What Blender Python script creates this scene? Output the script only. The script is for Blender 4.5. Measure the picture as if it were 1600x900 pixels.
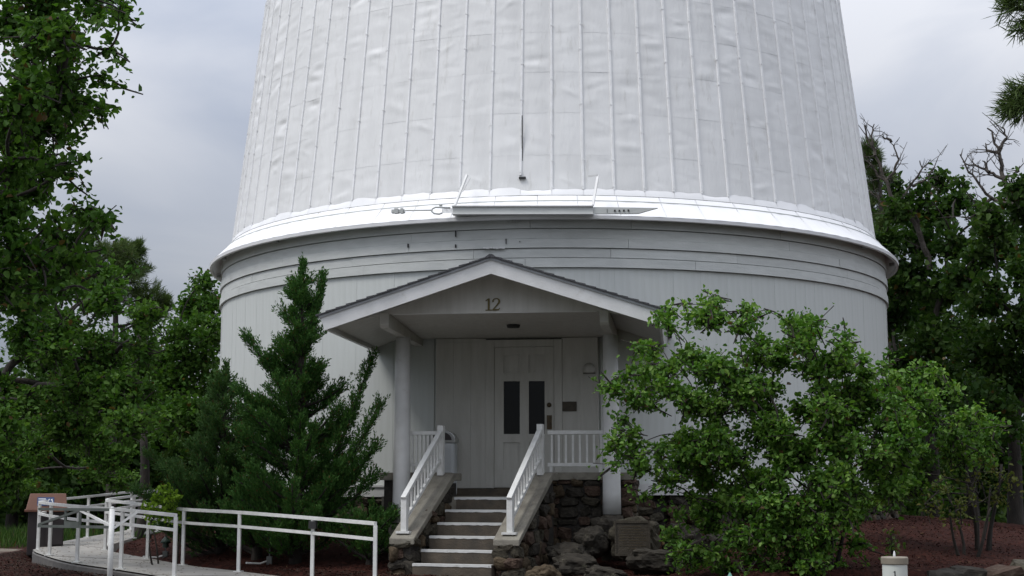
import bpy, math, random
import numpy as np
from mathutils import Vector, Matrix
from math import sin, cos, pi, radians, sqrt, atan2

for o in list(bpy.data.objects): bpy.data.objects.remove(o)
SC = bpy.context.scene
COL = SC.collection
random.seed(7); RNG = np.random.default_rng(11)

# ---------------------------------------------------------------- camera
pt, yw = radians(7.75), radians(6.554)
fw = Vector((-sin(yw)*cos(pt), cos(yw)*cos(pt), sin(pt)))
rt = Vector((cos(yw), sin(yw), 0)); up = rt.cross(fw)
cd = bpy.data.cameras.new('camera'); cam = bpy.data.objects.new('camera', cd); COL.objects.link(cam)
m = Matrix.Identity(4)
for i in range(3):
    m[i][0] = rt[i]; m[i][1] = up[i]; m[i][2] = -fw[i]
m[0][3], m[1][3], m[2][3] = 2.526, -29.1245, 0.0
cam.matrix_world = m
cd.sensor_width = 36; cd.lens = 2255.8/1600*36; cd.clip_start = .1; cd.clip_end = 2000
SC.camera = cam

# ---------------------------------------------------------------- sky and sun (overcast)
SUN_EL, SUN_AZ = radians(58), radians(236)       # azimuth clockwise from +Y
W = bpy.data.worlds.new('World'); SC.world = W; W.use_nodes = True
nt = W.node_tree; nt.nodes.clear(); L = nt.links.new
def N(t, **k):
    n = nt.nodes.new(t)
    for a, b in k.items(): setattr(n, a, b)
    return n
out = N('ShaderNodeOutputWorld'); bg = N('ShaderNodeBackground'); bg.inputs['Strength'].default_value = .1
sky = N('ShaderNodeTexSky', sky_type='NISHITA'); sky.sun_disc = False
sky.sun_elevation = SUN_EL; sky.sun_rotation = SUN_AZ
tc = N('ShaderNodeTexCoord'); sep = N('ShaderNodeSeparateXYZ'); L(tc.outputs['Generated'], sep.inputs[0])
mp = N('ShaderNodeMapping'); mp.inputs['Scale'].default_value = (1.0, 1.0, 2.2); mp.inputs['Location'].default_value = (1.3, .4, .2)
L(tc.outputs['Generated'], mp.inputs[0])
n1 = N('ShaderNodeTexNoise'); n1.inputs['Scale'].default_value = 4.2; n1.inputs['Detail'].default_value = 9; n1.inputs['Roughness'].default_value = .5; n1.inputs['Distortion'].default_value = .5
n2 = N('ShaderNodeTexNoise'); n2.inputs['Scale'].default_value = 2.1; n2.inputs['Detail'].default_value = 3
L(mp.outputs[0], n1.inputs['Vector']); L(mp.outputs[0], n2.inputs['Vector'])
add = N('ShaderNodeMath', operation='ADD'); L(n1.outputs[0], add.inputs[0]); L(n2.outputs[0], add.inputs[1])
cr = N('ShaderNodeMapRange'); L(add.outputs[0], cr.inputs[0]); cr.inputs[1].default_value = .80; cr.inputs[2].default_value = 1.18; cr.clamp = True
mixc = N('ShaderNodeMix', data_type='RGBA'); L(cr.outputs[0], mixc.inputs['Factor'])
mixc.inputs['A'].default_value = (.65, .71, .85, 1); mixc.inputs['B'].default_value = (1.03, 1.05, 1.12, 1)
# overcast gradient: dim at the horizon, about three times brighter overhead
mr = N('ShaderNodeMapRange'); L(sep.outputs['Z'], mr.inputs[0])
mr.inputs[1].default_value = 0.05; mr.inputs[2].default_value = .45; mr.inputs[3].default_value = 2.4; mr.inputs[4].default_value = 8.2; mr.clamp = True
mr2 = N('ShaderNodeMapRange'); L(sep.outputs['Z'], mr2.inputs[0]); mr2.inputs[1].default_value = .45; mr2.inputs[2].default_value = 1.0; mr2.inputs[3].default_value = 0; mr2.inputs[4].default_value = 7.8; mr2.clamp = True
msum = N('ShaderNodeMath', operation='ADD'); L(mr.outputs[0], msum.inputs[0]); L(mr2.outputs[0], msum.inputs[1])
vm = N('ShaderNodeVectorMath', operation='SCALE'); L(mixc.outputs['Result'], vm.inputs[0]); L(msum.outputs[0], vm.inputs['Scale'])
mx = N('ShaderNodeMix', data_type='RGBA'); mx.inputs['Factor'].default_value = .9
L(sky.outputs[0], mx.inputs['A']); L(vm.outputs[0], mx.inputs['B'])
L(mx.outputs['Result'], bg.inputs['Color']); L(bg.outputs[0], out.inputs['Surface'])

ld = bpy.data.lights.new('sun', 'SUN'); ld.energy = 1.3; ld.angle = radians(18); ld.color = (1, .97, .93)
sun = bpy.data.objects.new('sun', ld); COL.objects.link(sun)
sd = Vector((sin(SUN_AZ)*cos(SUN_EL), cos(SUN_AZ)*cos(SUN_EL), sin(SUN_EL)))
sun.rotation_euler = (-sd).to_track_quat('-Z', 'Y').to_euler(); sun.location = sd*60
SC.view_settings.view_transform = 'Standard'; SC.view_settings.look = 'None'
SC.view_settings.exposure = 0.48; SC.view_settings.gamma = 1
SC.render.resolution_x = 1024; SC.render.resolution_y = 576

# ---------------------------------------------------------------- materials
def mat(name, base, var=None, scale=4, rough=.6, bump=0, bscale=30, metal=0, stretch=(1,1,1), detail=5, spec=.5, dirt=None, dscale=1.2, dlo=.55, dhi=.8, coords='Object'):
    M = bpy.data.materials.new(name); M.use_nodes = True; t = M.node_tree; b = t.nodes['Principled BSDF']
    b.inputs['Roughness'].default_value = rough; b.inputs['Metallic'].default_value = metal
    b.inputs['Specular IOR Level'].default_value = spec
    tcn = t.nodes.new('ShaderNodeTexCoord'); mpn = t.nodes.new('ShaderNodeMapping'); mpn.inputs['Scale'].default_value = stretch
    t.links.new(tcn.outputs[coords], mpn.inputs[0])
    col = None
    if var:
        n = t.nodes.new('ShaderNodeTexNoise'); n.inputs['Scale'].default_value = scale; n.inputs['Detail'].default_value = detail
        t.links.new(mpn.outputs[0], n.inputs['Vector'])
        r = t.nodes.new('ShaderNodeMapRange'); r.inputs[1].default_value = .35; r.inputs[2].default_value = .65
        t.links.new(n.outputs[0], r.inputs[0])
        x = t.nodes.new('ShaderNodeMix'); x.data_type = 'RGBA'; x.inputs['A'].default_value = (*base, 1); x.inputs['B'].default_value = (*var, 1)
        t.links.new(r.outputs[0], x.inputs['Factor']); col = x.outputs['Result']
        if dirt:
            n3 = t.nodes.new('ShaderNodeTexNoise'); n3.inputs['Scale'].default_value = dscale; n3.inputs['Detail'].default_value = 8; n3.inputs['Roughness'].default_value = .7
            t.links.new(mpn.outputs[0], n3.inputs['Vector'])
            r3 = t.nodes.new('ShaderNodeMapRange'); r3.inputs[1].default_value = dlo; r3.inputs[2].default_value = dhi
            t.links.new(n3.outputs[0], r3.inputs[0])
            x3 = t.nodes.new('ShaderNodeMix'); x3.data_type = 'RGBA'; x3.inputs['B'].default_value = (*dirt, 1)
            t.links.new(r3.outputs[0], x3.inputs['Factor']); t.links.new(col, x3.inputs['A']); col = x3.outputs['Result']
        t.links.new(col, b.inputs['Base Color'])
    else: b.inputs['Base Color'].default_value = (*base, 1)
    if bump:
        n2_ = t.nodes.new('ShaderNodeTexNoise'); n2_.inputs['Scale'].default_value = bscale; n2_.inputs['Detail'].default_value = 4
        t.links.new(mpn.outputs[0], n2_.inputs['Vector'])
        bp = t.nodes.new('ShaderNodeBump'); bp.inputs['Strength'].default_value = bump; bp.inputs['Distance'].default_value = .02
        t.links.new(n2_.outputs[0], bp.inputs['Height']); t.links.new(bp.outputs[0], b.inputs['Normal'])
    return M

def perobj(M, amt=.12):
    """each object of this material gets its own slight brightness"""
    t = M.node_tree; b = t.nodes['Principled BSDF']; src = b.inputs['Base Color'].links[0].from_socket
    oi = t.nodes.new('ShaderNodeObjectInfo'); r = t.nodes.new('ShaderNodeMapRange'); r.inputs[3].default_value = 1-amt; r.inputs[4].default_value = 1+amt
    t.links.new(oi.outputs['Random'], r.inputs[0]); v = t.nodes.new('ShaderNodeVectorMath'); v.operation = 'SCALE'
    t.links.new(src, v.inputs[0]); t.links.new(r.outputs[0], v.inputs['Scale']); t.links.new(v.outputs[0], b.inputs['Base Color'])
    return M

M = {}
M['dome'] = perobj(mat('painted_dome_metal', (.69,.69,.68), (.75,.75,.74), 1.5, rough=.5, bump=.35, bscale=7, dirt=(.52,.51,.48), dscale=3.5, dlo=.56, dhi=.82, stretch=(2.2,2.2,.45)), .03)
M['rib'] = mat('painted_rib', (.82,.82,.82), (.74,.74,.73), 9, rough=.45, bump=.2, bscale=20, dirt=(.34,.29,.25), dscale=9, dlo=.7, dhi=.9)
M['skirt'] = perobj(mat('skirt_paint', (.80,.80,.80), (.74,.74,.74), 2, rough=.42, bump=.15, bscale=6), .02)
M['siding'] = perobj(mat('siding_paint', (.54,.56,.54), (.51,.53,.505), 3, rough=.6, bump=.1, bscale=24, stretch=(6,6,.5), dirt=(.42,.43,.41), dscale=2.0, dlo=.62, dhi=.9), .010)
M['siding_h'] = perobj(mat('band_paint', (.54,.555,.535), (.48,.495,.475), 3, rough=.6, bump=.2, bscale=18, stretch=(1,1,5), dirt=(.36,.36,.34), dscale=2.6, dlo=.6, dhi=.9), .05)
M['white'] = mat('white_paint', (.66,.66,.65), (.60,.60,.585), 5, rough=.5, bump=.12, bscale=30, dirt=(.36,.34,.28), dscale=6, dlo=.60, dhi=.92)
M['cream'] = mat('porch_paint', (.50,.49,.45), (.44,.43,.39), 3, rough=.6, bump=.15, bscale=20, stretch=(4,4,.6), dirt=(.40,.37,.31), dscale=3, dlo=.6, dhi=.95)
M['rail'] = mat('rail_paint', (.68,.68,.66), (.58,.58,.55), 8, rough=.45, bump=.15, bscale=40, dirt=(.30,.25,.20), dscale=14, dlo=.62, dhi=.80)
M['dark'] = mat('dark_gap', (.03,.03,.03), rough=.9)
M['shingle'] = mat('asphalt_shingle', (.045,.045,.05), (.08,.08,.085), 30, rough=.9, bump=.5, bscale=90)
M['flash'] = mat('grey_flashing', (.30,.31,.32), (.24,.25,.26), 8, rough=.5)
M['glass'] = mat('dark_glass', (.006,.007,.008), rough=.12, spec=.18)
M['brass'] = mat('old_brass', (.10,.075,.04), (.06,.045,.03), 20, rough=.45, metal=.6)
M['bronze'] = mat('bronze', (.042,.034,.023), (.062,.050,.034), 12, rough=.5, metal=.35, bump=.3, bscale=50)
M['numeral'] = mat('numeral_brass', (.09,.07,.02), (.13,.10,.03), 20, rough=.5, metal=.3)
M['conc'] = mat('concrete', (.225,.21,.172), (.165,.15,.12), 6, rough=.85, bump=.4, bscale=45, dirt=(.11,.10,.085), dscale=3, dlo=.52, dhi=.75)
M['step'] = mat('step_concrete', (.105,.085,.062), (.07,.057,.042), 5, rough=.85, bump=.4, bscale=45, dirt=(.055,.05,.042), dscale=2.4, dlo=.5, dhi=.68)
M['nosing'] = mat('worn_white_nosing', (.62,.62,.60), (.55,.55,.53), 10, rough=.6, dirt=(.2,.19,.17), dscale=14, dlo=.6, dhi=.72)
M['mortar'] = mat('mortar', (.045,.040,.034), (.025,.022,.019), 12, rough=.95, bump=.6, bscale=40)
def stone(n, a, b_): return mat(n, a, b_, 2.6, rough=.85, spec=.2, bump=1., bscale=4, detail=9, dirt=(.15,.145,.10), dscale=3.2, dlo=.60, dhi=.72)
STONES = [stone('basalt_grey', (.038,.034,.025), (.082,.072,.052)), stone('basalt_brown', (.056,.040,.024), (.095,.072,.046)), stone('basalt_dark', (.024,.021,.017), (.048,.042,.033)), stone('basalt_red', (.058,.035,.026), (.085,.060,.044))]
M['ramp'] = mat('ramp_concrete', (.31,.295,.265), (.26,.245,.22), 2.5, rough=.85, bump=.3, bscale=60, dirt=(.19,.18,.16), dscale=1.3, dlo=.5, dhi=.8)
M['curb'] = mat('curb_dark', (.085,.08,.075), (.13,.12,.11), 6, rough=.9, bump=.4, bscale=40)
M['asph'] = mat('old_asphalt', (.15,.145,.14), (.11,.105,.10), 14, rough=.9, bump=.6, bscale=120, dirt=(.06,.055,.05), dscale=2.5, dlo=.56, dhi=.62)
M['gravel'] = mat('tan_path', (.19,.155,.12), (.13,.105,.08), 25, rough=.95, bump=.7, bscale=80)
M['mulch'] = mat('red_mulch', (.046,.016,.012), (.020,.009,.007), 16, rough=.95, spec=.08, bump=1., bscale=50, dirt=(.07,.035,.026), dscale=9, dlo=.6, dhi=.72)
M['soil'] = mat('forest_floor', (.030,.026,.016), (.020,.026,.011), 3, rough=.95, spec=.1, bump=.8, bscale=25)
M['chipr'] = perobj(mat('mulch_chips', (.058,.020,.014), (.026,.011,.008), 8, rough=.95, spec=.1), .1)
M['chipd'] = perobj(mat('dark_chips', (.055,.04,.03), (.026,.02,.016), 8, rough=.95, spec=.1), .1)
M['litter'] = mat('leaf_litter', (.11,.07,.035), (.075,.045,.025), 10, rough=.9, spec=.1)
M['bark'] = mat('bark', (.034,.028,.022), (.018,.015,.012), 10, rough=.95, bump=.9, bscale=30, stretch=(1,1,.3))
M['deadwood'] = mat('dead_wood', (.07,.06,.05), (.045,.038,.032), 8, rough=.95)
M['gate'] = mat('gate_paint', (.085,.095,.085), (.06,.07,.06), 6, rough=.5)
M['steel'] = mat('brushed_steel', (.42,.42,.41), (.35,.35,.34), 12, rough=.3, metal=.9)
M['binw'] = mat('bin_paint', (.50,.52,.53), (.44,.46,.47), 4, rough=.5)
M['binlid'] = mat('brown_lid', (.17,.075,.045), (.14,.06,.036), 5, rough=.5)
M['bindark'] = mat('dark_bin', (.030,.022,.022), (.022,.017,.018), 5, rough=.55)
M['blue'] = mat('blue_sticker', (.03,.06,.16), rough=.4)
M['pwhite'] = mat('print_white', (.7,.7,.7), rough=.5)
M['green'] = mat('verdigris_paint', (.10,.25,.19), (.07,.19,.14), 18, rough=.5)
M['dgreen'] = mat('dark_green_lamp', (.02,.05,.032), (.015,.035,.024), 10, rough=.5)
M['bollard'] = mat('bollard_white', (.60,.62,.57), (.54,.56,.51), 6, rough=.45, dirt=(.4,.4,.35), dscale=5, dlo=.6, dhi=.9)
M['bolid'] = mat('bollard_cap', (.24,.21,.16), (.19,.165,.125), 10, rough=.6)
M['black'] = mat('black_print', (.02,.02,.02), rough=.6)
M['grey'] = mat('grey_box', (.12,.125,.12), (.09,.095,.09), 8, rough=.6)

def leafmat(name, a, b_, c, transl=.28, rough=.6, spec=.10):
    Mt = bpy.data.materials.new(name); Mt.use_nodes = True; t = Mt.node_tree; b = t.nodes['Principled BSDF']; o = t.nodes['Material Output']
    at = t.nodes.new('ShaderNodeAttribute'); at.attribute_name = 'v'
    r = t.nodes.new('ShaderNodeValToRGB'); e = r.color_ramp.elements
    e[0].color = (*a, 1); e[1].color = (*c, 1); e[1].position = 1; k = r.color_ramp.elements.new(.5); k.color = (*b_, 1)
    r.color_ramp.elements[0].position = .06; k0 = r.color_ramp.elements.new(.0); k0.color = (.085, .055, .02, 1)   # a few dead brown leaves
    t.links.new(at.outputs['Fac'], r.inputs[0]); t.links.new(r.outputs[0], b.inputs['Base Color'])
    b.inputs['Roughness'].default_value = rough; b.inputs['Specular IOR Level'].default_value = spec
    tr = t.nodes.new('ShaderNodeBsdfTranslucent'); v = t.nodes.new('ShaderNodeVectorMath'); v.operation = 'MULTIPLY'; v.inputs[1].default_value = (1.5, 1.7, .7)
    t.links.new(r.outputs[0], v.inputs[0]); t.links.new(v.outputs[0], tr.inputs['Color'])
    ms = t.nodes.new('ShaderNodeMixShader'); ms.inputs[0].default_value = transl
    t.links.new(b.outputs[0], ms.inputs[1]); t.links.new(tr.outputs[0], ms.inputs[2]); t.links.new(ms.outputs[0], o.inputs['Surface'])
    return Mt
LF = {
 'oak': leafmat('oak_leaf', (.022,.060,.009), (.046,.104,.017), (.10,.175,.038)),
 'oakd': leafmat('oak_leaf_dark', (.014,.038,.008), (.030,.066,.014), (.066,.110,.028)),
 'bush': leafmat('bush_leaf', (.034,.092,.012), (.072,.160,.024), (.185,.29,.065), .30, .5, .18),
 'juniper': leafmat('juniper_spray', (.020,.060,.014), (.042,.105,.024), (.090,.170,.040), .12, .7),
 'juniperb': leafmat('juniper_spray_grey', (.026,.066,.020), (.052,.112,.034), (.10,.165,.050), .12, .7),
 'pine': leafmat('pine_needle', (.040,.070,.022), (.065,.100,.032), (.095,.130,.045), .15, .6),
 'golden': leafmat('golden_spray', (.09,.16,.018), (.14,.24,.025), (.20,.30,.035), .25, .6),
 'sap': leafmat('olive_leaf', (.055,.075,.020), (.085,.105,.030), (.14,.13,.04), .3),
 'low': leafmat('low_leaf', (.05,.09,.025), (.08,.13,.035), (.12,.17,.06), .3),
}

# ---------------------------------------------------------------- helpers
def link(o, parent=None, label=None, cat=None, group=None, kind=None):
    COL.objects.link(o)
    if parent is not None: o.parent = parent
    if label: o['label'] = label
    if cat: o['category'] = cat
    if group: o['group'] = group
    if kind: o['kind'] = kind
    return o
def thing(name, label, cat, loc=(0,0,0), rz=0, group=None):
    o = bpy.data.objects.new(name, None); o.location = loc; o.rotation_euler = (0,0,rz); o.empty_display_size = .2
    return link(o, None, label, cat, group)
class MB:
    def __init__(s): s.v = []; s.f = []
    def add(s, vs, fs):
        k = len(s.v); s.v += [tuple(p) for p in vs]; s.f += [tuple(i+k for i in f) for f in fs]; return s
    def box(s, x0, x1, y0, y1, z0, z1):
        return s.add([(x0,y0,z0),(x1,y0,z0),(x1,y1,z0),(x0,y1,z0),(x0,y0,z1),(x1,y0,z1),(x1,y1,z1),(x0,y1,z1)],
              [(0,3,2,1),(4,5,6,7),(0,1,5,4),(1,2,6,5),(2,3,7,6),(3,0,4,7)])
    def hexa(s, p): # 8 points bottom ring, top ring
        return s.add(p, [(0,3,2,1),(4,5,6,7),(0,1,5,4),(1,2,6,5),(2,3,7,6),(3,0,4,7)])
    def bar(s, a, b, w, h, upv=(0,0,1)):
        a = Vector(a); b = Vector(b); d = (b-a).normalized(); u = Vector(upv)
        if abs(d.dot(u)) > .98: u = Vector((0,1,0))
        r = d.cross(u).normalized(); u = r.cross(d)
        P = []
        for q in (a, b):
            for sx, sy in ((-1,-1),(1,-1),(1,1),(-1,1)): P.append(q + r*sx*w/2 + u*sy*h/2)
        return s.add(P, [(0,1,2,3),(7,6,5,4),(0,4,5,1),(1,5,6,2),(2,6,7,3),(3,7,4,0)])
    def tube(s, pts, radii, n=8, cap=True):
        pts = [Vector(p) for p in pts]
        if not hasattr(radii, '__len__'): radii = [radii]*len(pts)
        base = len(s.v); prev = None
        for i, p in enumerate(pts):
            d = (pts[min(i+1,len(pts)-1)] - pts[max(i-1,0)]).normalized()
            u = Vector((0,0,1)) if abs(d.z) < .95 else Vector((1,0,0))
            if prev is not None: u = prev
            r = d.cross(u).normalized(); u = r.cross(d).normalized(); prev = u
            for k in range(n):
                a = 2*pi*k/n; s.v.append(tuple(p + (r*cos(a)+u*sin(a))*radii[i]))
        for i in range(len(pts)-1):
            for k in range(n):
                a = base+i*n+k; b = base+i*n+(k+1)%n; s.f.append((a, b, b+n, a+n))
        if cap:
            s.f.append(tuple(base+k for k in reversed(range(n)))); e = base+(len(pts)-1)*n; s.f.append(tuple(e+k for k in range(n)))
        return s
    def lathe(s, prof, c=(0,0,0), n=24):
        base = len(s.v)
        for r, z in prof:
            for k in range(n): a = 2*pi*k/n; s.v.append((c[0]+r*cos(a), c[1]+r*sin(a), c[2]+z))
        for i in range(len(prof)-1):
            for k in range(n):
                a = base+i*n+k; b = base+i*n+(k+1)%n; s.f.append((a, b, b+n, a+n))
        s.f.append(tuple(base+k for k in reversed(range(n)))); e = base+(len(prof)-1)*n; s.f.append(tuple(e+k for k in range(n)))
        return s
    def prism(s, poly, a, b, fn):
        """poly of 2D points extruded from a to b, fn(u,v,w)->3D"""
        n = len(poly); P = [fn(u,v,a) for u,v in poly]+[fn(u,v,b) for u,v in poly]
        return s.add(P, [tuple(range(n)), tuple(reversed(range(n,2*n)))]+[(i,i+n,(i+1)%n+n,(i+1)%n) for i in range(n)])
    def mesh(s, name, m_, smooth=False):
        me = bpy.data.meshes.new(name); me.from_pydata(s.v, [], s.f); me.materials.append(m_)
        if smooth: me.polygons.foreach_set('use_smooth', [True]*len(me.polygons))
        me.update(); return me
    def build(s, name, m_, parent=None, smooth=False, bevel=0, **k):
        o = bpy.data.objects.new(name, s.mesh(name, m_, smooth))
        if bevel:
            b = o.modifiers.new('bevel', 'BEVEL'); b.width = bevel; b.segments = 2; b.limit_method = 'ANGLE'
        return link(o, parent, **k)
def inst(name, me, parent, loc=(0,0,0), rz=0, rot=None, scale=(1,1,1), **k):
    o = bpy.data.objects.new(name, me); o.location = loc; o.rotation_euler = rot if rot is not None else (0,0,rz); o.scale = scale
    return link(o, parent, **k)
def npmesh(name, V, F, m_, attr=None, smooth=False):
    me = bpy.data.meshes.new(name); n = F.shape[1]
    me.vertices.add(len(V)); me.vertices.foreach_set('co', V.astype(np.float32).ravel())
    me.loops.add(F.size); me.loops.foreach_set('vertex_index', F.astype(np.int32).ravel())
    me.polygons.add(len(F)); me.polygons.foreach_set('loop_start', np.arange(0, F.size, n, dtype=np.int32))
    if attr is not None:
        a = me.attributes.new('v', 'FLOAT', 'POINT'); a.data.foreach_set('value', attr.astype(np.float32))
    me.materials.append(m_); me.update(calc_edges=True); me.validate()
    if smooth: me.polygons.foreach_set('use_smooth', [True]*len(me.polygons))
    return me
def sm(a, b, x):
    t = min(1, max(0, (x-a)/(b-a))); return t*t*(3-2*t)

# ---------------------------------------------------------------- ground
RC = [(-1.7,-11.6),(-2.0,-11.1),(-2.95,-10.15),(-4.1,-9.1),(-5.25,-8.1),(-6.2,-7.2),(-6.9,-6.3),(-7.6,-5.4),(-8.1,-4.5),(-8.5,-3.5),(-8.85,-2.5),(-9.0,-1.4),(-9.1,-.3),(-9.2,1.0),(-9.25,2.3),(-9.25,4.3)]
def ramp_dip(x, y):
    if x > .5 or x < -11 or y < -13.5 or y > 6: return 0
    best = 9e9
    for (ax,ay),(bx,by) in zip(RC, RC[1:]):
        dx, dy = bx-ax, by-ay; t = max(0, min(1, ((x-ax)*dx+(y-ay)*dy)/(dx*dx+dy*dy))); best = min(best, (x-ax-t*dx)**2+(y-ay-t*dy)**2)
    return .22*(1-sm(.62, .92, sqrt(best)))
def gz(x, y):
    r = math.hypot(x, y)
    z = -.72 - .48*sm(6.6, 8.9, r) - .18*sm(8.9, 12.5, r)
    if y < 0:
        zr = -.62 - .42*sm(6.6, 11.3, r) - .5*sm(11.85, 12.15, r) - .06*sm(12.2, 16, r)   # raised bed on the right
        t = sm(2.2, 3.6, x); z = z*(1-t)+zr*t
    elif x > 0: z = -.62 - .5*sm(6.6, 13, r)
    z -= .22*sm(-12, -15, y)*(1-sm(2.2,3.6,x))+ramp_dip(x, y)
    return z
def grid(x0, x1, y0, y1, nx, ny, fn, name, m_, **k):
    X, Y = np.meshgrid(np.linspace(x0,x1,nx), np.linspace(y0,y1,ny))
    Z = np.vectorize(fn)(X, Y); V = np.stack([X.ravel(),Y.ravel(),Z.ravel()],1)
    i = np.arange(nx*ny).reshape(ny,nx); F = np.stack([i[:-1,:-1].ravel(), i[:-1,1:].ravel(), i[1:,1:].ravel(), i[1:,:-1].ravel()],1)
    return link(bpy.data.objects.new(name, npmesh(name, V, F, m_, smooth=True)), None, **k)
def far(x, y):
    if -14.5 < x < 16.5 and -19.5 < y < 13.5: return -2.3
    r = math.hypot(x+0, y); d = max(abs(x)-14, abs(y)-18, 0)
    return gz(x, y)-.02 + (.5*sin(x*.05)*cos(y*.04))*sm(0,60,d)
grid(-260, 260, -120, 400, 131, 131, far, 'ground', M['soil'], kind='structure', label='dark forest floor under the surrounding trees')
grid(-17, 19, -23.5, 16, 241, 261, lambda x,y: gz(x,y)+.012*sin(x*9)*cos(y*7)+.01*sin(x*23+y*17), 'mulch_bed', M['mulch'], kind='structure', label='red brown bark mulch bed around the observatory')
# asphalt and tan path at the lower left; walkway in front of the steps
def sheet(name, pts, zf, m_, **k):
    mb = MB(); n = len(pts); mb.add([(x,y,zf(x,y)) for x,y in pts]+[(x,y,zf(x,y)-.25) for x,y in pts],
        [tuple(range(n)), tuple(reversed(range(n,2*n)))]+[(i,i+n,(i+1)%n+n,(i+1)%n) for i in range(n)])
    return mb.build(name, m_, **k)
sheet('asphalt_path', [(-14,-24),(6,-24),(2.2,-14.2),(.6,-11.6),(-1.3,-11.2),(-4.3,-12.2),(-5.4,-11.15),(-6.4,-10.1),(-8.4,-8.7),(-14,-6.4)], lambda x,y: -1.335-.17*sm(-11.5,-16,y), M['asph'], kind='structure', label='grey worn asphalt walkway in front of the ramp')
sheet('gravel_path', [(-16,-4.2),(-8.9,-5.6),(-9.75,-3.6),(-10.3,-1.6),(-12,-1.1),(-17,-.2)], lambda x,y: -1.30+.012*(y+5), M['gravel'], kind='structure', label='tan gravel path curving behind the recycling bin')

# mulch chips (stuff)
def chips(name, n, region, m_, s0, s1, label):
    P = []
    while len(P) < n:
        x = random.uniform(region[0], region[1]); y = random.uniform(region[2], region[3])
        if region[4](x, y): P.append((x, y))
    P = np.array(P); Z = np.array([gz(x,y) for x,y in P])+.012
    c = np.column_stack([P, Z]); n = len(c)
    a = RNG.uniform(0, 2*pi, n); tl = RNG.uniform(-.5,.5,n); l = RNG.uniform(s0,s1,n); w = l*RNG.uniform(.2,.5,n)
    d = np.stack([np.cos(a)*np.cos(tl), np.sin(a)*np.cos(tl), np.sin(tl)],1); s_ = np.stack([-np.sin(a), np.cos(a), RNG.uniform(-.5,.5,n)],1)
    V = np.stack([c-d*l[:,None]-s_*w[:,None], c+d*l[:,None]-s_*w[:,None]*.6, c+d*l[:,None]*.9+s_*w[:,None], c-d*l[:,None]*.8+s_*w[:,None]*.7],1).reshape(-1,3)
    F = np.arange(4*n).reshape(-1,4)
    return link(bpy.data.objects.new(name, npmesh(name, V, F, m_)), None, label=label, cat='mulch', kind='stuff')
inring = lambda x,y: 6.7 < math.hypot(x,y) < 13.5 and y < 3
chips('mulch_chips', 52000, (-9,10,-12.5,1, inring), M['chipr'], .008, .026, 'loose red bark chips lying over the planting beds')
chips('leaf_litter', 2200, (-9,10,-12.5,1, inring), M['litter'], .008, .026, 'scattered pale fallen leaves on the red mulch')
chips('bark_strip', 18000, (-9.9,-1,-12.3,-3, lambda x,y: 9.2 < math.hypot(x,y) < 13.4), M['chipd'], .008, .028, 'dark wood chips between ramp kerb and asphalt walkway')

# ---------------------------------------------------------------- the ramp
INN = [(-.895,-11.6,-1.37),(-1.346,-10.728,-1.335),(-2.415,-9.744,-1.293),(-3.769,-8.671,-1.239),(-5.005,-7.498,-1.217),(-5.903,-6.6,-1.168),(-7.3,-4.9,-1.115),(-8.0,-3.0,-1.112),(-8.442,-.665,-1.068),(-8.69,1.379,-1.006)]
OUT = [(-1.9,-12.3,-1.354),(-2.5,-11.55,-1.34),(-3.45,-10.6,-1.30),(-4.39,-9.60,-1.262),(-5.49,-8.75,-1.205),(-6.604,-7.688,-1.175),(-7.832,-5.933,-1.16),(-8.83,-4.188,-1.155),(-9.48,-2.076,-1.135),(-9.72,.104,-1.089),(-9.75,2.584,-1.006),(-9.73,4.193,-.98)]
def resample(P, n):
    P = [Vector(p) for p in P]; L_ = [0]
    for a, b in zip(P, P[1:]): L_.append(L_[-1]+(b-a).length)
    o = []
    for i in range(n):
        t = L_[-1]*i/(n-1); k = 0
        while k < len(P)-2 and L_[k+1] < t: k += 1
        u = (t-L_[k])/(L_[k+1]-L_[k]); p0 = P[max(k-1,0)]; p1 = P[k]; p2 = P[k+1]; p3 = P[min(k+2,len(P)-1)]
        o.append(.5*((2*p1)+(p2-p0)*u+(2*p0-5*p1+4*p2-p3)*u*u+(3*p1-p0-3*p2+p3)*u**3))
    return o
RA, RB = resample(INN[:-1], 40), resample(OUT[:-1], 40)
mb = MB(); V_ = []
for a, b in zip(RA, RB):
    d = (b-a); d.z = 0; d.normalize(); a2 = a-d*.10; b2 = b+d*.12; z = (a.z+b.z)/2
    V_ += [(a2.x,a2.y,a.z),(b2.x,b2.y,b.z),(b2.x,b2.y,b.z-.45),(a2.x,a2.y,a.z-.45)]
F_ = []
for i in range(39):
    k = i*4
    F_ += [(k,k+4,k+5,k+1),(k+2,k+6,k+7,k+3),(k+3,k+7,k+4,k)]
F_ += [(0,1,2,3),(39*4+3,39*4+2,39*4+1,39*4)]
mb.add(V_, F_); ramp = mb.build('access_ramp', M['ramp'], kind='structure', label='pale concrete wheelchair ramp curving up to the left')
mb = MB(); V_ = []
for a, b in zip(RA, RB):
    d = (b-a); d.z = 0; d.normalize(); b2 = b+d*.12; b3 = b+d*.17
    V_ += [(b2.x,b2.y,b.z-.02),(b3.x,b3.y,b.z-.035),(b3.x,b3.y,b.z-.5),(b2.x,b2.y,b.z-.5)]
F_ = [f for i in range(39) for f in ((i*4,i*4+4,i*4+5,i*4+1),(i*4+1,i*4+5,i*4+6,i*4+2))]
mb.add(V_, F_); mb.build('ramp_kerb', M['curb'], kind='structure', label='dark kerb face along the outer edge of the ramp')

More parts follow.
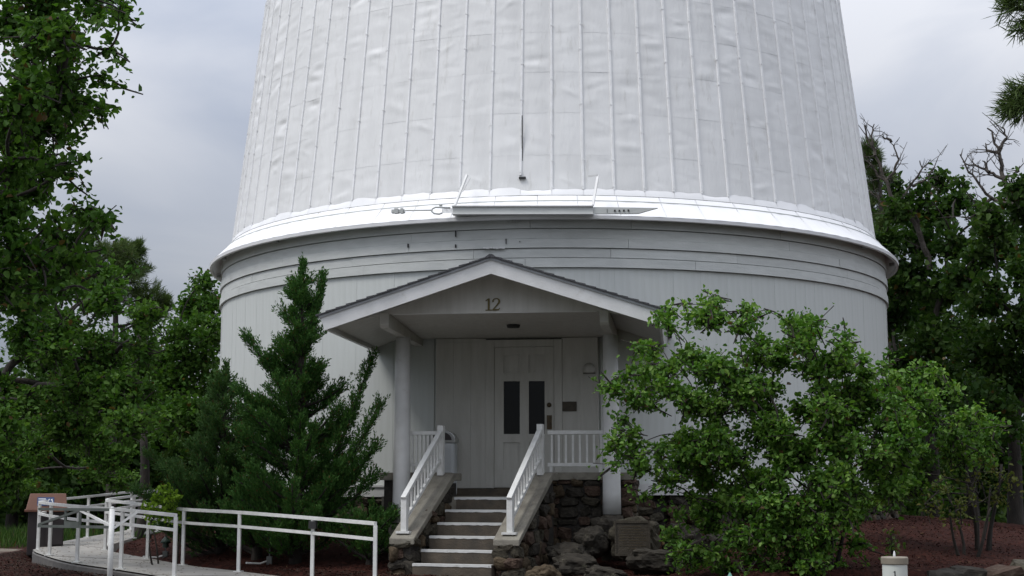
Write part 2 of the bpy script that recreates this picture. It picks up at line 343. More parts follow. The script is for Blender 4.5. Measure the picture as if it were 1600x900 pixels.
for k in (9, 19, 29):
    a, b = RA[k], RB[k]; d = (b-a); d.z = 0; d.normalize(); jm = MB().bar(a-d*.09+Vector((0,0,.001)), b+d*.11+Vector((0,0,.001)), .014, .006); jm.build('control_joint', M['curb'], ramp)
LT = []
while len(LT) < 420:
    k = random.randint(0,38); q = RA[k].lerp(RB[k], random.random()**1.4 if random.random() < .5 else 1-random.random()**2)+(RA[k+1]-RA[k])*random.random(); LT.append((q.x,q.y,q.z+.006))
LT = np.array(LT); n = len(LT); a = RNG.uniform(0,2*pi,n); l = RNG.uniform(.008,.028,n); w = l*.5
V = np.stack([LT+np.stack([np.cos(a+p)*l*r_, np.sin(a+p)*l*r_, np.zeros(n)+h_],1) for p,r_,h_ in ((0,1,0),(1.5,.5,.006),(3.14,1,0),(4.6,.5,.004))],1).reshape(-1,3)
link(bpy.data.objects.new('ramp_litter', npmesh('ramp_litter', V, np.arange(4*n).reshape(-1,4), M['litter'])), None, label='small fallen leaves and bark crumbs strewn on the ramp', cat='leaf litter', kind='stuff')
# ramp handrails: square tube, posts with base plates
def railing(name, label, P, H=.86, endpost=True, plates=True, group='handrails of the access ramp', clip=None):
    t = thing(name, label, 'railing', (P[0][0],P[0][1],P[0][2]), 0, group); o = Vector(P[0])
    loc = [Vector(p)-o for p in P]
    top = [p+Vector((0,0,H)) for p in loc]
    a, b = MB(), MB()
    S = resample(top, (len(top)-1)*4+1)
    for p, q in zip(S, S[1:]):
        a.bar(p-Vector((0,0,.02)), q-Vector((0,0,.02))+(q-p)*.02, .045, .045)
        b.bar(p-Vector((0,0,.22)), q-Vector((0,0,.22))+(q-p)*.02, .04, .04)
    a.build('top_rail', M['rail'], t); b.build('middle_rail', M['rail'], t)
    for i, p in enumerate(loc):
        if clip and i in clip: continue
        m_ = MB().bar(p, p+Vector((0,0,H-.045)), .046, .046).build('post', M['rail'], t)
        if plates: MB().box(p.x-.06,p.x+.06,p.y-.06,p.y+.06,p.z-.01,p.z+.012).build('base_plate', M['rail'], m_)
    return t
ri = railing('ramp_handrail', 'white square tube handrail along the ramp edge nearest the junipers, ending beside the stairs', INN[1:7], clip={5})
# dark tape on one post
p = Vector(INN[2])-Vector(INN[1]); MB().box(p.x-.05,p.x+.05,p.y-.05,p.y+.05,p.z+.70,p.z+.80).build('dark_clamp', M['black'], ri)
railing('ramp_handrail', 'white handrail on the far inner side of the ramp bend, running behind the juniper', INN[6:], clip=set())
railing('ramp_handrail', 'white handrail round the outer ramp edge in front of the recycling bin', OUT[3:8], clip={4})
railing('ramp_handrail', 'white handrail climbing away behind the ramp bend toward the dark trees', OUT[7:])

# swing gate across the path
gt = thing('swing_gate', 'grey green pipe barrier gate hung on a round white post before the ramp', 'gate', (-4.55,-11.49,-1.36))
MB().tube([(0,0,-.1),(0,0,1.06)], .034, 10).tube([(0,0,1.06),(0,0,1.085)], [.034,.015], 10).build('post', M['rail'], gt, smooth=True)
g0 = Vector((0,0,0)); g1 = Vector((-1.42,1.02,0)); U = lambda s_, z: g0.lerp(g1, s_)+Vector((0,0,z))
MB().bar(U(0,1.045), U(1,1.035), .035, .035).build('top_bar', M['gate'], gt)
MB().bar(U(0,.83), U(1,.81), .035, .035).build('bottom_bar', M['gate'], gt)
MB().bar(U(1,.83), U(.42,1.03), .03, .03).build('brace', M['gate'], gt)
MB().bar(U(0,.84), U(.42,1.03), .03, .03).build('brace', M['rail'], gt)
MB().bar((0,0,.80), (.31,.10,1.03), .03, .03).build('brace', M['rail'], gt)
MB().bar(U(.42,.82), U(.42,1.03), .03, .03).build('upright', M['gate'], gt)
MB().bar(U(.62,.82), U(.62,1.03), .03, .03).build('upright', M['gate'], gt)
MB().bar(U(.42,.86), U(.62,.86), .03, .05).build('latch_box', M['gate'], gt)

# recycling bin at left
rb = thing('recycling_bin', 'dark recycling bin under a slanted brown hood with a blue recycling sticker', 'bin', (-9.17,-3.14,-1.30), radians(24))
MB().box(-.32,.32,0,.5,0,.82).build('bin_body', M['bindark'], rb, bevel=.01)
hd = MB().hexa([(-.37,-.05,.82),(.37,-.05,.82),(.37,.55,.82),(-.37,.55,.82),(-.30,.08,1.13),(.34,.08,1.13),(.34,.5,1.13),(-.30,.5,1.13)]).build('hood', M['binlid'], rb, bevel=.008)
MB().box(-.39,.39,-.07,.57,.80,.835).build('hood_rim', M['binlid'], rb)
MB().box(.0,.30,-.052,-.03,.2,.7).build('door_panel', M['bindark'], rb)
def face(u, v, w):  # on the slanted hood front
    return Vector((u, -.05+.13*v/.31-.003-w, .82+v))
MB().prism([(-.17,.09),(.13,.09),(.13,.245),(-.17,.245)], .002, .006, face).build('sticker', M['blue'], hd)
ms_ = MB()
for k in range(3):
    ms_.prism([(-.15,.205-k*.04),(-.02-.03*k,.205-k*.04),(-.02-.03*k,.222-k*.04),(-.15,.222-k*.04)], .007, .009, face)
ms_.build('sticker_text', M['pwhite'], hd)
ms_ = MB()
for k in range(3):
    a0 = pi/2+k*2*pi/3; c = (.06,.165)
    P0 = [(c[0]+.055*cos(a0+.25), c[1]+.055*sin(a0+.25)), (c[0]+.055*cos(a0+1.35), c[1]+.055*sin(a0+1.35)), (c[0]+.035*cos(a0+1.35), c[1]+.035*sin(a0+1.35)), (c[0]+.035*cos(a0+.25), c[1]+.035*sin(a0+.25))]
    ms_.prism(P0, .007, .009, face)
    e = a0+1.35; P1 = [(c[0]+.07*cos(e), c[1]+.07*sin(e)), (c[0]+.045*cos(e+.5), c[1]+.045*sin(e+.5)), (c[0]+.02*cos(e), c[1]+.02*sin(e))]
    ms_.prism(P1, .007, .009, face)
ms_.build('recycling_symbol', M['pwhite'], hd)

# ---------------------------------------------------------------- observatory
ob = thing('observatory', 'round white observatory with ribbed sheet metal dome over board clad drum', 'observatory', (0,0,0))
A = lambda deg: radians(deg)
def cyl(R, az, z):  # azimuth in degrees from -Y toward +X
    return (R*sin(A(az)), -R*cos(A(az)), z)
def ringseg(mb, R0, R1, a0, a1, z0, z1, n, R0t=None, R1t=None):
    """solid arc slab: outer R1, inner R0"""
    R0t = R0 if R0t is None else R0t; R1t = R1 if R1t is None else R1t; V = []
    for i in range(n+1):
        a = a0+(a1-a0)*i/n; V += [cyl(R0,a,z0), cyl(R1,a,z0), cyl(R1t,a,z1), cyl(R0t,a,z1)]
    F = []
    for i in range(n):
        k = i*4; F += [(k,k+4,k+5,k+1),(k+1,k+5,k+6,k+2),(k+2,k+6,k+7,k+3),(k+3,k+7,k+4,k)]
    F += [(0,1,2,3),(n*4+3,n*4+2,n*4+1,n*4)]
    return mb.add(V, F)
# drum core just behind the boards
wall = MB(); ringseg(wall, 6.3, 6.575, 8, 352, -.15, 4.5, 96); ringseg(wall, 6.3, 6.575, -8, 8, 2.2, 4.5, 6)
drum = wall.build('drum_wall', M['siding'], ob, smooth=False)
# vertical boards
bd = 2.1; mbv = MB(); ringseg(mbv, 6.57, 6.6, -bd/2+.004, bd/2-.004, -.04, 3.4, 2); vb = mbv.mesh('siding_board', M['siding'])
shortb = MB(); ringseg(shortb, 6.57, 6.6, -bd/2+.004, bd/2-.004, 2.35, 3.4, 2); sb_ = shortb.mesh('siding_board', M['siding'])
k0 = -84
az = k0
while az <= 92:
    short = abs(az) < 11.3
    inst('siding_board', sb_ if short else vb, drum, rot=(0,0,A(az)), scale=(1+random.uniform(-.0005,.0005),)*2+(1,))
    az += bd
# horizontal boards
zr = [3.402, 3.558, 3.715, 3.872, 4.03, 4.20, 4.42]
for i in range(6):
    a = -88 + random.uniform(0, 8); outr = [6.645,6.618,6.640,6.615,6.632,6.612][i]
    gap = [.006,.010,.008,.002,.009,.006][i]
    while a < 95:
        w = random.choice([14, 19, 24, 31]); 
        if i in (3,5): w += 6
        mbh = MB(); dr = random.uniform(-.004,.004); ringseg(mbh, 6.575, outr+dr, a, a+w-.04, zr[i]+gap, zr[i+1]-.004, max(4,int(w/2.5)), None, outr+dr-.006)
        mbh.build('band_board', M['siding_h'], drum)
        a += w
# small raised damaged bits on band
for (a, z, w, h) in ((-8.4,3.78,.02,.05),(-8.4,3.98,.02,.1),(-15.5,3.83,.02,.06),(-1.3,3.83,.012,.08),(.6,3.82,.01,.02)):
    p = cyl(6.652, a, z); MB().box(-w/2,w/2,-.01,.01,-h/2,h/2).build('loose_nail' if h < .05 else 'board_crack', M['dark'], drum).location = p
q = MB()
for k in range(7): q.box(-.17+.05*k+random.uniform(-.01,.01), -.12+.05*k, -.012, .012, -.012+random.uniform(-.006,.006), .018)
q.build('paint_blister', M['white'], drum).location = cyl(6.66, -3.0, 3.725)
# base trim
bt = MB(); ringseg(bt, 6.575, 6.72, -86, -11.0, -.195, -.045, 60); ringseg(bt, 6.575, 6.72, 16.3, 88, -.165, .012, 60); bt.build('base_board', M['white'], drum)
bt = MB(); ringseg(bt, 6.575, 6.74, -86, -11.0, -.043, -.012, 60); bt.build('drip_ledge', M['white'], drum)
bt = MB(); ringseg(bt, 6.3, 6.58, 0, 359.9, -1.2, -.2, 120); fd = bt.build('foundation', M['mortar'], ob)

# stones
def stone_mesh(i):
    import bmesh
    bm = bmesh.new(); bmesh.ops.create_icosphere(bm, subdivisions=2, radius=1)
    R = random.Random(i*13+5); ph = [R.uniform(0,6.28) for _ in range(9)]; fr = [R.uniform(1.4,3.2) for _ in range(9)]
    for v in bm.verts:
        c = v.co; e = .5
        c = Vector([math.copysign(abs(t)**e, t) for t in c])*.84
        s_ = 1+.10*sin(fr[0]*c.x+ph[0]+c.y*fr[3])+.10*sin(fr[1]*c.y+ph[1]+fr[4]*c.z)+.12*sin(fr[2]*c.z+ph[2]+fr[5]*c.x)+R.uniform(-.10,.10)
        v.co = c*s_
    me = bpy.data.meshes.new('stone'); bm.to_mesh(me); bm.free(); me.materials.append(STONES[i % 4])
    me.polygons.foreach_set('use_smooth', [i % 4 == 1]*len(me.polygons)); return me
SM = [stone_mesh(i) for i in range(16)]
def stones_face(parent, org, u, v, w, h, depth=.11, top=None, row=(.12,.2), wid=(.15,.33), bot=None):
    """irregular rubble on a face: org lower-left corner, u across, v up, outward normal u x v"""
    org = Vector(org); u = Vector(u).normalized(); v = Vector(v).normalized(); n = u.cross(v)
    z = 0; c = 0
    while z < h-.03:
        rh = min(random.uniform(*row), h-z+.02); x = random.uniform(-.12,0)
        while x < w:
            ww = random.uniform(*wid); cx_ = x+ww/2; cz = z+rh/2+random.uniform(-.02,.02)
            hh = rh*random.uniform(.92,1.22)
            tp = top(cx_) if top else h
            if cz-hh*.25 < tp and 0 <= cx_ <= w+.03 and (bot is None or cz+hh*.3 > bot(cx_)):
                if cz+hh/2 > tp: hh = max(.07, 2*(tp-cz)+.0) if tp > cz else .09; cz = min(cz, tp-hh/2+.01)
                p = org+u*min(max(cx_,.06),w-.05)+v*cz+n*random.uniform(-.035,.0)
                R_ = Matrix((u, v, n)).transposed() @ Matrix.Rotation(random.uniform(-.25,.25), 3, 'Z') @ Matrix.Rotation(random.uniform(-.12,.12), 3, 'X')
                o = bpy.data.objects.new('stone', random.choice(SM)); o.location = p; o.rotation_euler = R_.to_euler()
                o.scale = (ww*.56, hh*.56, depth*random.uniform(.75,1.15)); link(o, parent); c += 1
            x += ww
        z += rh*.94
    return c
for (a0, a1) in ((16,79),(-66,-16)):
    a = a0
    while a < a1:
        z = -.98 if a < 40 else -.85
        while z < -.24:
            rh = random.uniform(.13,.22); ww = random.uniform(.2,.42); aa = a+random.uniform(-1.2,1.2)
            p = Vector(cyl(6.6, aa, z+rh/2))
            if gz(p.x*1.02, p.y*1.02) < z+rh+.05:
                inst('stone', random.choice(SM), fd, loc=p, rot=(random.uniform(-.1,.1),random.uniform(-.2,.2),A(aa)), scale=(ww*.55,.12,rh*.56))
            z += rh*.95
        a += 2.5
# entrance wall (flat), boards
ew = MB().box(-1.27,1.29,-6.60,-6.2,-.06,2.50).build('entrance_wall', M['cream'], ob)
for k, (x0, x1) in enumerate(((-1.27,-.99),(-.99,-.71),(-.71,-.47),(.732,1.01),(1.01,1.29))):
    MB().box(x0+.0008, x1-.0008, -6.625, -6.60, -.055, 2.28).build('wall_board', M['cream'], ew)
MB().box(-1.28,-.6,-6.64,-6.6,2.2,2.215).build('trim_strip', M['cream'], ew)
MB().box(-.47,.72,-6.66,-6.625,2.262,2.272).build('trim_strip', M['dark'], ew)
# door frame and door
MB().box(-.468,-.34,-6.645,-6.60,-.055,2.26).build('door_jamb', M['cream'], ew, bevel=.004)
MB().box(.605,.73,-6.645,-6.60,-.055,2.26).build('door_jamb', M['cream'], ew, bevel=.004)
MB().box(-.338,.603,-6.645,-6.60,2.145,2.26).build('door_head', M['cream'], ew, bevel=.004)
dr = MB(); y0_, y1_ = -6.63, -6.59
for b in ((-.335,-.19),(.455,.60),(.065,.205)): dr.box(b[0],b[1],y0_,y1_,-.045,2.14)
for z0, z1 in ((-.045,.23),(.65,.78),(1.605,1.74),(2.02,2.14)):
    dr.box(-.19,.065,y0_,y1_,z0,z1); dr.box(.205,.455,y0_,y1_,z0,z1)
door = dr.build('door', M['cream'], ob)
for x0, x1 in ((-.19,.065),(.205,.455)):
    for z0, z1 in ((.23,.65),(1.74,2.02)):
        MB().box(x0,x1,-6.606,-6.592,z0,z1).box(x0+.03,x1-.03,-6.612,-6.606,z0+.03,z1-.03).build('door_panel', M['cream'], door)
    MB().box(x0,x1,-6.602,-6.594,.78,1.605).build('glass_pane', M['glass'], door)
MB().lathe([(.034,0),(.038,.012),(.03,.03),(.0,.036)], n=18).build('deadbolt', M['brass'], door, smooth=True)
db = bpy.data.objects['deadbolt']; db.location = (.526,-6.628,1.23); db.rotation_euler = (radians(90),0,0)
MB().box(.488,.568,-6.638,-6.63,.85,1.07).box(.515,.535,-6.68,-6.638,.88,1.04).build('door_handle', M['brass'], door)
MB().box(-.335,.60,-6.66,-6.60,-.075,-.048).build('threshold', M['bronze'], door)
pl = MB().box(.73,.955,-6.645,-6.626,1.13,1.28).build('name_plate', M['bronze'], ob, bevel=.004)
wl = MB(); 
for i in range(9):
    pass
wl.lathe([(.0,.14),(.05,.125),(.085,.08),(.095,.0),(.09,-.02),(.0,-.025)][::-1], n=20).build('wall_lamp', M['cream'], ob, smooth=True).location = (1.155,-6.65,1.745)
MB().box(1.06,1.25,-6.68,-6.625,1.715,1.725).build('lamp_base', M['dark'], ob)

# dome: cone of sheet metal panels and battens
DR = lambda z: 6.42-.11*(z-4.66)
dm = MB(); prof = [(DR(4.6)-.04,4.6),(DR(9.56)-.04,9.56),(DR(9.56),9.6),(DR(11.5),11.5),(5.2,12.0),(3.5,12.6),(1.5,12.9),(.01,13.0)]
dome = MB().lathe(prof, n=80).build('dome', M['dome'], ob)
rows = [4.66, 5.30, 6.02, 6.73, 7.43, 8.13, 8.84, 9.56]
ribaz = [.5+4.5*k for k in range(-19, 20)]
def bumpy(seed, k):
    R = random.Random(seed); return [(R.uniform(0,1), R.uniform(0,1), R.uniform(.3,.9), R.uniform(.05,.14), R.uniform(-1,1)*k*R.choice([.4,.6,1]), R.uniform(-.5,.5)) for _ in range(6)]
for i in range(len(ribaz)-1):
    for j in range(7):
        a0, a1 = ribaz[i], ribaz[i+1]; z0, z1 = rows[j]-.012, rows[j+1]+.006
        amp = (.006+.006*sm(0,4,j)+.004*sm(25,60,abs(a0-5)))*random.choice([.4,.6,.8,1.1,1.6]); D_ = bumpy(i*31+j*7, 1); V = []; nx, nz = 12, 20; CRS = [(random.uniform(.1,.9), random.uniform(.08,.95), random.gauss(0,.22), random.uniform(.05,.12), random.uniform(.25,.7), random.choice([-1,1,1])*random.uniform(.3,1)*(.0032+.0035*sm(1,4,j))) for _ in range(random.choice([0,1,2,3,4]))]; CRS += [(random.uniform(.3,.7), random.uniform(.2,.8), random.choice([-1.3,1.1,.8,-.7]), .07, .35, .011)] if random.random() < .09 else []
        ph1, ph2, fq, wr = random.uniform(0,6), random.uniform(0,6), random.uniform(9,22), random.choice([0,.3,.6,1.0])*(.0018+.002*sm(1,5,j)+.0016*sm(15,55,-a0))
        sk_ = random.uniform(-3,3); lap = random.choice([.0007,.001,.0015,.0022])
        for q in range(nz+1):
            for p in range(nx+1):
                s_, t = p/nx, q/nz; zz = z0+(z1-z0)*t
                if q in (0,nz): zz += random.uniform(-.004,.004)
                e = 0
                for (cx_, cz_, sx, sz, am, tilt) in D_:
                    dx = (s_-cx_); dz = (t-cz_)-tilt*dx*.6; e += am*math.exp(-(dx/sx)**2-(dz/sz)**2)
                e = e*amp+wr*sin(fq*t+ph1+sk_*s_)*(.6+.4*sin(5*t+ph2))
                for (cx_, cz_, tl, w_, ln_, am) in CRS:
                    dx = s_-cx_; dz = t-cz_-tl*dx*.5; e += am*max(0, 1-abs(dz)/w_)*max(0, 1-(dx/ln_)**2)*(1 if dz > 0 else max(0, 1-abs(dz)/(w_*.45)))
                e *= sin(pi*s_)**.4*min(1, 7*t*(1-t)+.1) if 0 < s_ < 1 else 0
                e += .005*sin(pi*s_)                      # pillowing between battens
                R_ = DR(zz)+e+lap*(1-t)                  # upper sheet laps over the lower one
                V.append(cyl(R_, a0+(a1-a0)*s_, zz))
        V0 = None
        F = [(q*(nx+1)+p, q*(nx+1)+p+1, (q+1)*(nx+1)+p+1, (q+1)*(nx+1)+p) for q in range(nz) for p in range(nx)]
        MB().add(V, F).build('dome_panel', M['dome'], dome, smooth=True)
for i, a in enumerate(ribaz):
    z0 = 4.70+random.uniform(-.02,.02)
    if abs(a-.5) < .1: z0 = 4.95
    w = .026; V = []; mbr = MB()
    jog = [random.uniform(-.05,.05) for _ in range(9)]
    for k in range(9):
        z = z0+(9.6-z0)*k/8; R_ = DR(z); da = jog[k]*.6; wa = math.degrees(w/R_)
        V += [cyl(R_-.02,a+da-wa,z), cyl(R_+.023,a+da-wa*.6,z), cyl(R_+.023,a+da+wa*.6,z), cyl(R_-.02,a+da+wa,z)]
    F = [(0,1,2,3),(35,34,33,32)]
    for k in range(8):
        b = k*4; F += [(b,b+4,b+5,b+1),(b+1,b+5,b+6,b+2),(b+2,b+6,b+7,b+3)]
    mbr.add(V, F); z = z0+.05
    while z < 9.5:
        R_ = DR(z)+.017; c = Vector(cyl(R_, a+random.uniform(-.12,.12), z)); t = Vector((cos(A(a)), sin(A(a)), 0)); nn = Vector((sin(A(a)),-cos(A(a)),0))
        hw, hd_ = .023, .010
        P = [c-t*hw, c+t*hw, c+t*hw, c-t*hw]
        mbr.hexa([c-t*hw-Vector((0,0,hd_)), c-t*hw-Vector((0,0,hd_))+nn*.010, c+t*hw-Vector((0,0,hd_))+nn*.010, c+t*hw-Vector((0,0,hd_)),
                  c-t*hw+Vector((0,0,hd_)), c-t*hw+Vector((0,0,hd_))+nn*.010, c+t*hw+Vector((0,0,hd_))+nn*.010, c+t*hw+Vector((0,0,hd_))])
        z += random.choice([.45,.62,.95])
    mbr.build('rib', M['rib'], dome)
bf = MB(); V=[]
ringseg(bf, DR(5.3), DR(5.3)+.012, .62, .76, 4.93, 5.95, 1)
p = Vector(cyl(DR(4.9)+.03, .55, 4.9)); bf.box(p.x-.03,p.x+.08,p.y-.02,p.y+.02,p.z-.02,p.z+.015); bf.build('open_seam', M['dark'], dome, label='rusty open seam at the foot of a rib')
# skirt
sk = MB(); V = []; n = 160
PR = [(6.40,4.72),(6.44,4.60),(6.52,4.52),(6.68,4.37),(6.84,4.225),(6.855,4.20),(6.85,4.15),(6.80,4.145),(6.79,4.19),(6.45,4.46)]
b0 = [(r, z) for r, z in PR]
skirt = MB()
nn_ = 120; base = []
for i in range(nn_):
    for r, z in b0: skirt.v.append(cyl(r-.035 if b0.index((r,z)) < 5 else r, i*360/nn_, z))
m_ = len(b0)
for i in range(nn_):
    for k in range(m_-1):
        a = i*m_+k; b = ((i+1)%nn_)*m_+k; skirt.f.append((a, a+1, b+1, b))
skirt = skirt.build('skirt', M['skirt'], ob, smooth=False)
a = -92
while a < 96:
    w = random.choice([5.6, 6.0, 6.3]); mbs = MB(); V = []; n = 6; wob = random.uniform(-.001,.001)
    Q = [(6.470,4.600),(6.52,4.545),(6.60,4.45),(6.75,4.305),(6.855,4.205)]
    for i in range(n+1):
        aa = a+(w-.05)*i/n
        for k, (r, z) in enumerate(Q):
            e = .0025*sin(i*1.9+a)*sin(k*1.4+wob*900)+wob*(i/n)
            V.append(cyl(r+e, aa, z+e))
    F = [(i*5+k, i*5+k+1, (i+1)*5+k+1, (i+1)*5+k) for i in range(n) for k in range(4)]
    k0_ = len(V); V += [cyl(Q[4][0]-.012, a+(w-.05)*i/n, 4.16) for i in range(n+1)]
    F += [(i*5+4, k0_+i, k0_+i+1, (i+1)*5+4) for i in range(n)]
    mbs.add(V, F).build('skirt_panel', M['skirt'], skirt)
    a += w
# flashing fringe pieces where dome sheets meet the skirt
for i in range(len(ribaz)-1):
    a0, a1 = ribaz[i]+.02, ribaz[i+1]-.02; V = []; am = random.choice([-.03,-.01,.0,.02,.035]); hz = [random.uniform(-.012,.012)+am*sin(pi*(q_+random.uniform(.0,1))/5) for q_ in range(5)]
    for k in range(5):
        aa = a0+(a1-a0)*k/4; zt_ = 4.715+hz[k]; V += [cyl(6.475, aa, 4.60), cyl(6.455, aa, 4.655), cyl(DR(zt_)+.012, aa, zt_)]
    F = [(k*3+j, k*3+3+j, k*3+4+j, k*3+1+j) for k in range(4) for j in range(2)]
    MB().add(V, F).build('flashing', M['skirt'], skirt, smooth=True)
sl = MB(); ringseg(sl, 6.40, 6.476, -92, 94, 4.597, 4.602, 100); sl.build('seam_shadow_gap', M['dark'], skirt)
so = MB(); ringseg(so, 6.45, 6.60, 0, 359.9, 4.40, 4.42, 120); so.build('soffit', M['siding_h'], skirt)
for k in range(9):   # rollers seen under the lip
    a = -80+k*20; p = cyl(6.73, a, 4.17); MB().lathe([(.05,-.03),(.05,.03)], n=12).build('roller', M['steel'], skirt).location = p
# shutter beam, braces, hook, rod
bm_ = MB(); V = []
bm_.hexa([(-.969,-6.97,4.224),(1.254,-6.97,4.180),(1.254,-6.84,4.180),(-.969,-6.84,4.224),(-.969,-6.97,4.345),(1.254,-6.97,4.298),(1.254,-6.6,4.298),(-.969,-6.6,4.345)])
beam = bm_.build('shutter_beam', M['siding_h'], dome)
MB().bar((-.975,-6.975,4.352),(1.258,-6.975,4.305),.05,.014).build('beam_flange', M['white'], beam)
MB().bar((-.975,-6.98,4.226),(1.258,-6.98,4.181),.035,.012).build('beam_flange', M['white'], beam)
MB().prism([(1.26,4.295),(2.26,4.258),(1.95,4.175),(1.26,4.185)], -6.955, -6.90, lambda u,v,w: (u,w,v)).build('bolt_plate', M['siding_h'], beam)
bo = MB()
for k in range(4): bo.box(1.58+.07*k,1.605+.07*k,-6.97,-6.955,4.215,4.24)
bo.box(1.47,1.475,-6.962,-6.955,4.2,4.26); bo.build('bolt_heads', M['dark'], beam)
MB().bar((-.93,-6.96,4.36),(-.79,-6.60,4.93),.035,.03).build('brace', M['white'], dome)
MB().bar((1.25,-6.96,4.32),(1.315,-6.60,4.87),.035,.03).build('brace', M['white'], dome)
MB().bar((1.315,-6.62,4.87),(1.16,-6.60,4.86),.02,.025).build('brace_arm', M['white'], dome)
MB().bar((-.86,-6.6,4.66),(-.76,-6.48,4.9),.012,.012).build('brace_stay', M['white'], dome)
MB().tube([(-1.0,-6.96,4.33),(-1.16,-6.96,4.34),(-1.24,-6.96,4.345),(-1.29,-6.955,4.32),(-1.30,-6.955,4.28),(-1.26,-6.955,4.245),(-1.18,-6.955,4.235),(-1.13,-6.955,4.25)], .014, 8).build('hook', M['siding_h'], dome, smooth=True)
MB().tube([(-1.29,-6.955,4.30),(-1.72,-6.95,4.305)], .011, 8).build('tie_rod', M['siding_h'], dome, smooth=True)
MB().box(-1.95,-1.74,-6.95,-6.86,4.275,4.325).box(-1.90,-1.84,-6.97,-6.9,4.26,4.34).box(-1.80,-1.76,-6.97,-6.9,4.26,4.34).build('rod_bracket', M['siding_h'], dome)
sp = MB()
for k in range(8): sp.tube([(-1.13+.02*k,-6.95,4.25),(-1.12+.02*k,-6.95,4.325)], .006, 6)
sp.build('spring', M['siding_h'], dome)
MB().lathe([(.02,0),(.03,.04),(.0,.05)], n=10).build('lug', M['siding_h'], dome).location = (-1.17,-6.86,4.36)

# ---------------------------------------------------------------- porch
po = thing('entrance_porch', 'gabled white entrance porch on two round columns with number 12', 'porch', (0,-8,-.18))
def pv(x, y, z): return (x, y+8, z+.18)
class PB(MB):
    def build(s, *a, **k):
        s.v = [pv(*p) for p in s.v]; return MB.build(s, *a, **k)
YF = -9.67; AP = 3.085; SL = (3.085-2.315)/2.37; NL = sqrt(1+SL*SL)
def rake(side, u, d):   # u along x from apex (0..), d perpendicular depth below roof surface
    return (side*(u-d*SL/NL*1.0), AP-u*SL-d/NL)
LEN = 2.385
for sd_ in (-1, 1):
    P = [rake(sd_,0,.02),rake(sd_,LEN,.02),rake(sd_,LEN,.205),rake(sd_,0,.205)]
    P[0] = (0, AP-.02*NL); P[3] = (0, AP-.205*NL)
    PB().prism(P if sd_>0 else P[::-1], YF, YF+.045, lambda u,v,w: (u,w,v)).build('rake_board', M['white'], po, label=('left' if sd_<0 else 'right')+' sloping rake board')
    P = [rake(sd_,0,-.012),rake(sd_,LEN+.02,-.012),rake(sd_,LEN+.02,.022),rake(sd_,0,.022)]; P[0] = (0, AP+.012*NL); P[3] = (0, AP-.022*NL)
    PB().prism(P if sd_>0 else P[::-1], YF-.022, YF+.1, lambda u,v,w: (u,w,v)).build('drip_edge', M['flash'], po)
    # roof deck
    P = [rake(sd_,0,-.008),rake(sd_,LEN,-.008),rake(sd_,LEN,.03),rake(sd_,0,.03)]; P[0] = (0, AP+.008*NL); P[3] = (0, AP-.03*NL)
    PB().prism(P if sd_>0 else P[::-1], YF+.1, -6.1, lambda u,v,w: (u,w,v)).build('roof_deck', M['flash'], po)
    # sloped soffit boards outside the beam
    P = [rake(sd_,1.2,.10),rake(sd_,LEN-.04,.10),rake(sd_,LEN-.04,.13),rake(sd_,1.2,.13)]
    PB().prism(P if sd_>0 else P[::-1], YF+.045, -6.1, lambda u,v,w: (u,w,v)).build('soffit', M['cream'], po)
    P = [rake(sd_,0,.12),rake(sd_,1.2,.12),rake(sd_,1.2,.14),rake(sd_,0,.14)]
    PB().prism(P if sd_>0 else P[::-1], YF+.045, -9.2, lambda u,v,w: (u,w,v)).build('soffit', M['cream'], po)
    # eave board
    P = [rake(sd_,LEN-.035,.035),rake(sd_,LEN,.035),rake(sd_,LEN,.20),rake(sd_,LEN-.035,.20)]
    PB().prism(P if sd_>0 else P[::-1], YF+.046, -6.1, lambda u,v,w: (u,w,v)).build('eave_board', M['white'], po)
    # shingle courses
    nc = 17
    for k in range(nc):
        u0 = LEN+.05-(k+1)*(LEN+.05)/nc-.03; u1 = LEN+.05-k*(LEN+.05)/nc; u0 = max(u0, 0)
        t0, t1 = -.014, -.034-random.uniform(0,.008)
        P = [rake(sd_,u0,t0-.012),rake(sd_,u1,t1-.004),rake(sd_,u1,t0),rake(sd_,u0,t0)]
        PB().prism(P if sd_>0 else P[::-1], YF-.04-random.uniform(0,.012), -6.1, lambda u,v,w: (u,w,v)).build('shingle_course', M['shingle'], po)
PB().hexa([(-.09,YF-.045,AP+.0),(.09,YF-.045,AP+.0),(.09,-6.1,AP+.0),(-.09,-6.1,AP+.0),(-.02,YF-.045,AP+.052),(.02,YF-.045,AP+.052),(.02,-6.1,AP+.052),(-.02,-6.1,AP+.052)]).build('ridge_cap', M['shingle'], po)
# gable panel, ceiling, beams, columns
zt = lambda x: AP-abs(x)*SL-.135*NL
PB().prism([(-2.0,zt(2.0)),(-1.5,2.385),(1.46,2.385),(2.0,zt(2.0)),(0,zt(0))], -9.2, -9.16, lambda u,v,w: (u,w,v)).build('gable_panel', M['cream'], po)
PB().hexa([(-1.5,-9.16,2.386),(1.46,-9.16,2.386),(1.46,-6.63,2.29),(-1.5,-6.63,2.29),(-1.5,-9.16,2.42),(1.46,-9.16,2.42),(1.46,-6.63,2.33),(-1.5,-6.63,2.33)]).build('ceiling', M['cream'], po)
PB().hexa([(-1.46,-9.198,2.38),(1.42,-9.198,2.38),(1.42,-9.155,2.38),(-1.46,-9.155,2.38),(-1.46,-9.198,2.392),(1.42,-9.198,2.392),(1.42,-9.155,2.392),(-1.46,-9.155,2.392)]).build('ceiling_trim', M['white'], po)
for x in (-1.575, 1.525):
    PB().prism([(-9.22,2.40),(-9.22,2.23),(-9.17,2.19),(-6.45,2.19),(-6.45,2.40)], x-.062, x+.062, lambda u,v,w: (w,u,v)).build('beam', M['cream'], po, bevel=.004)
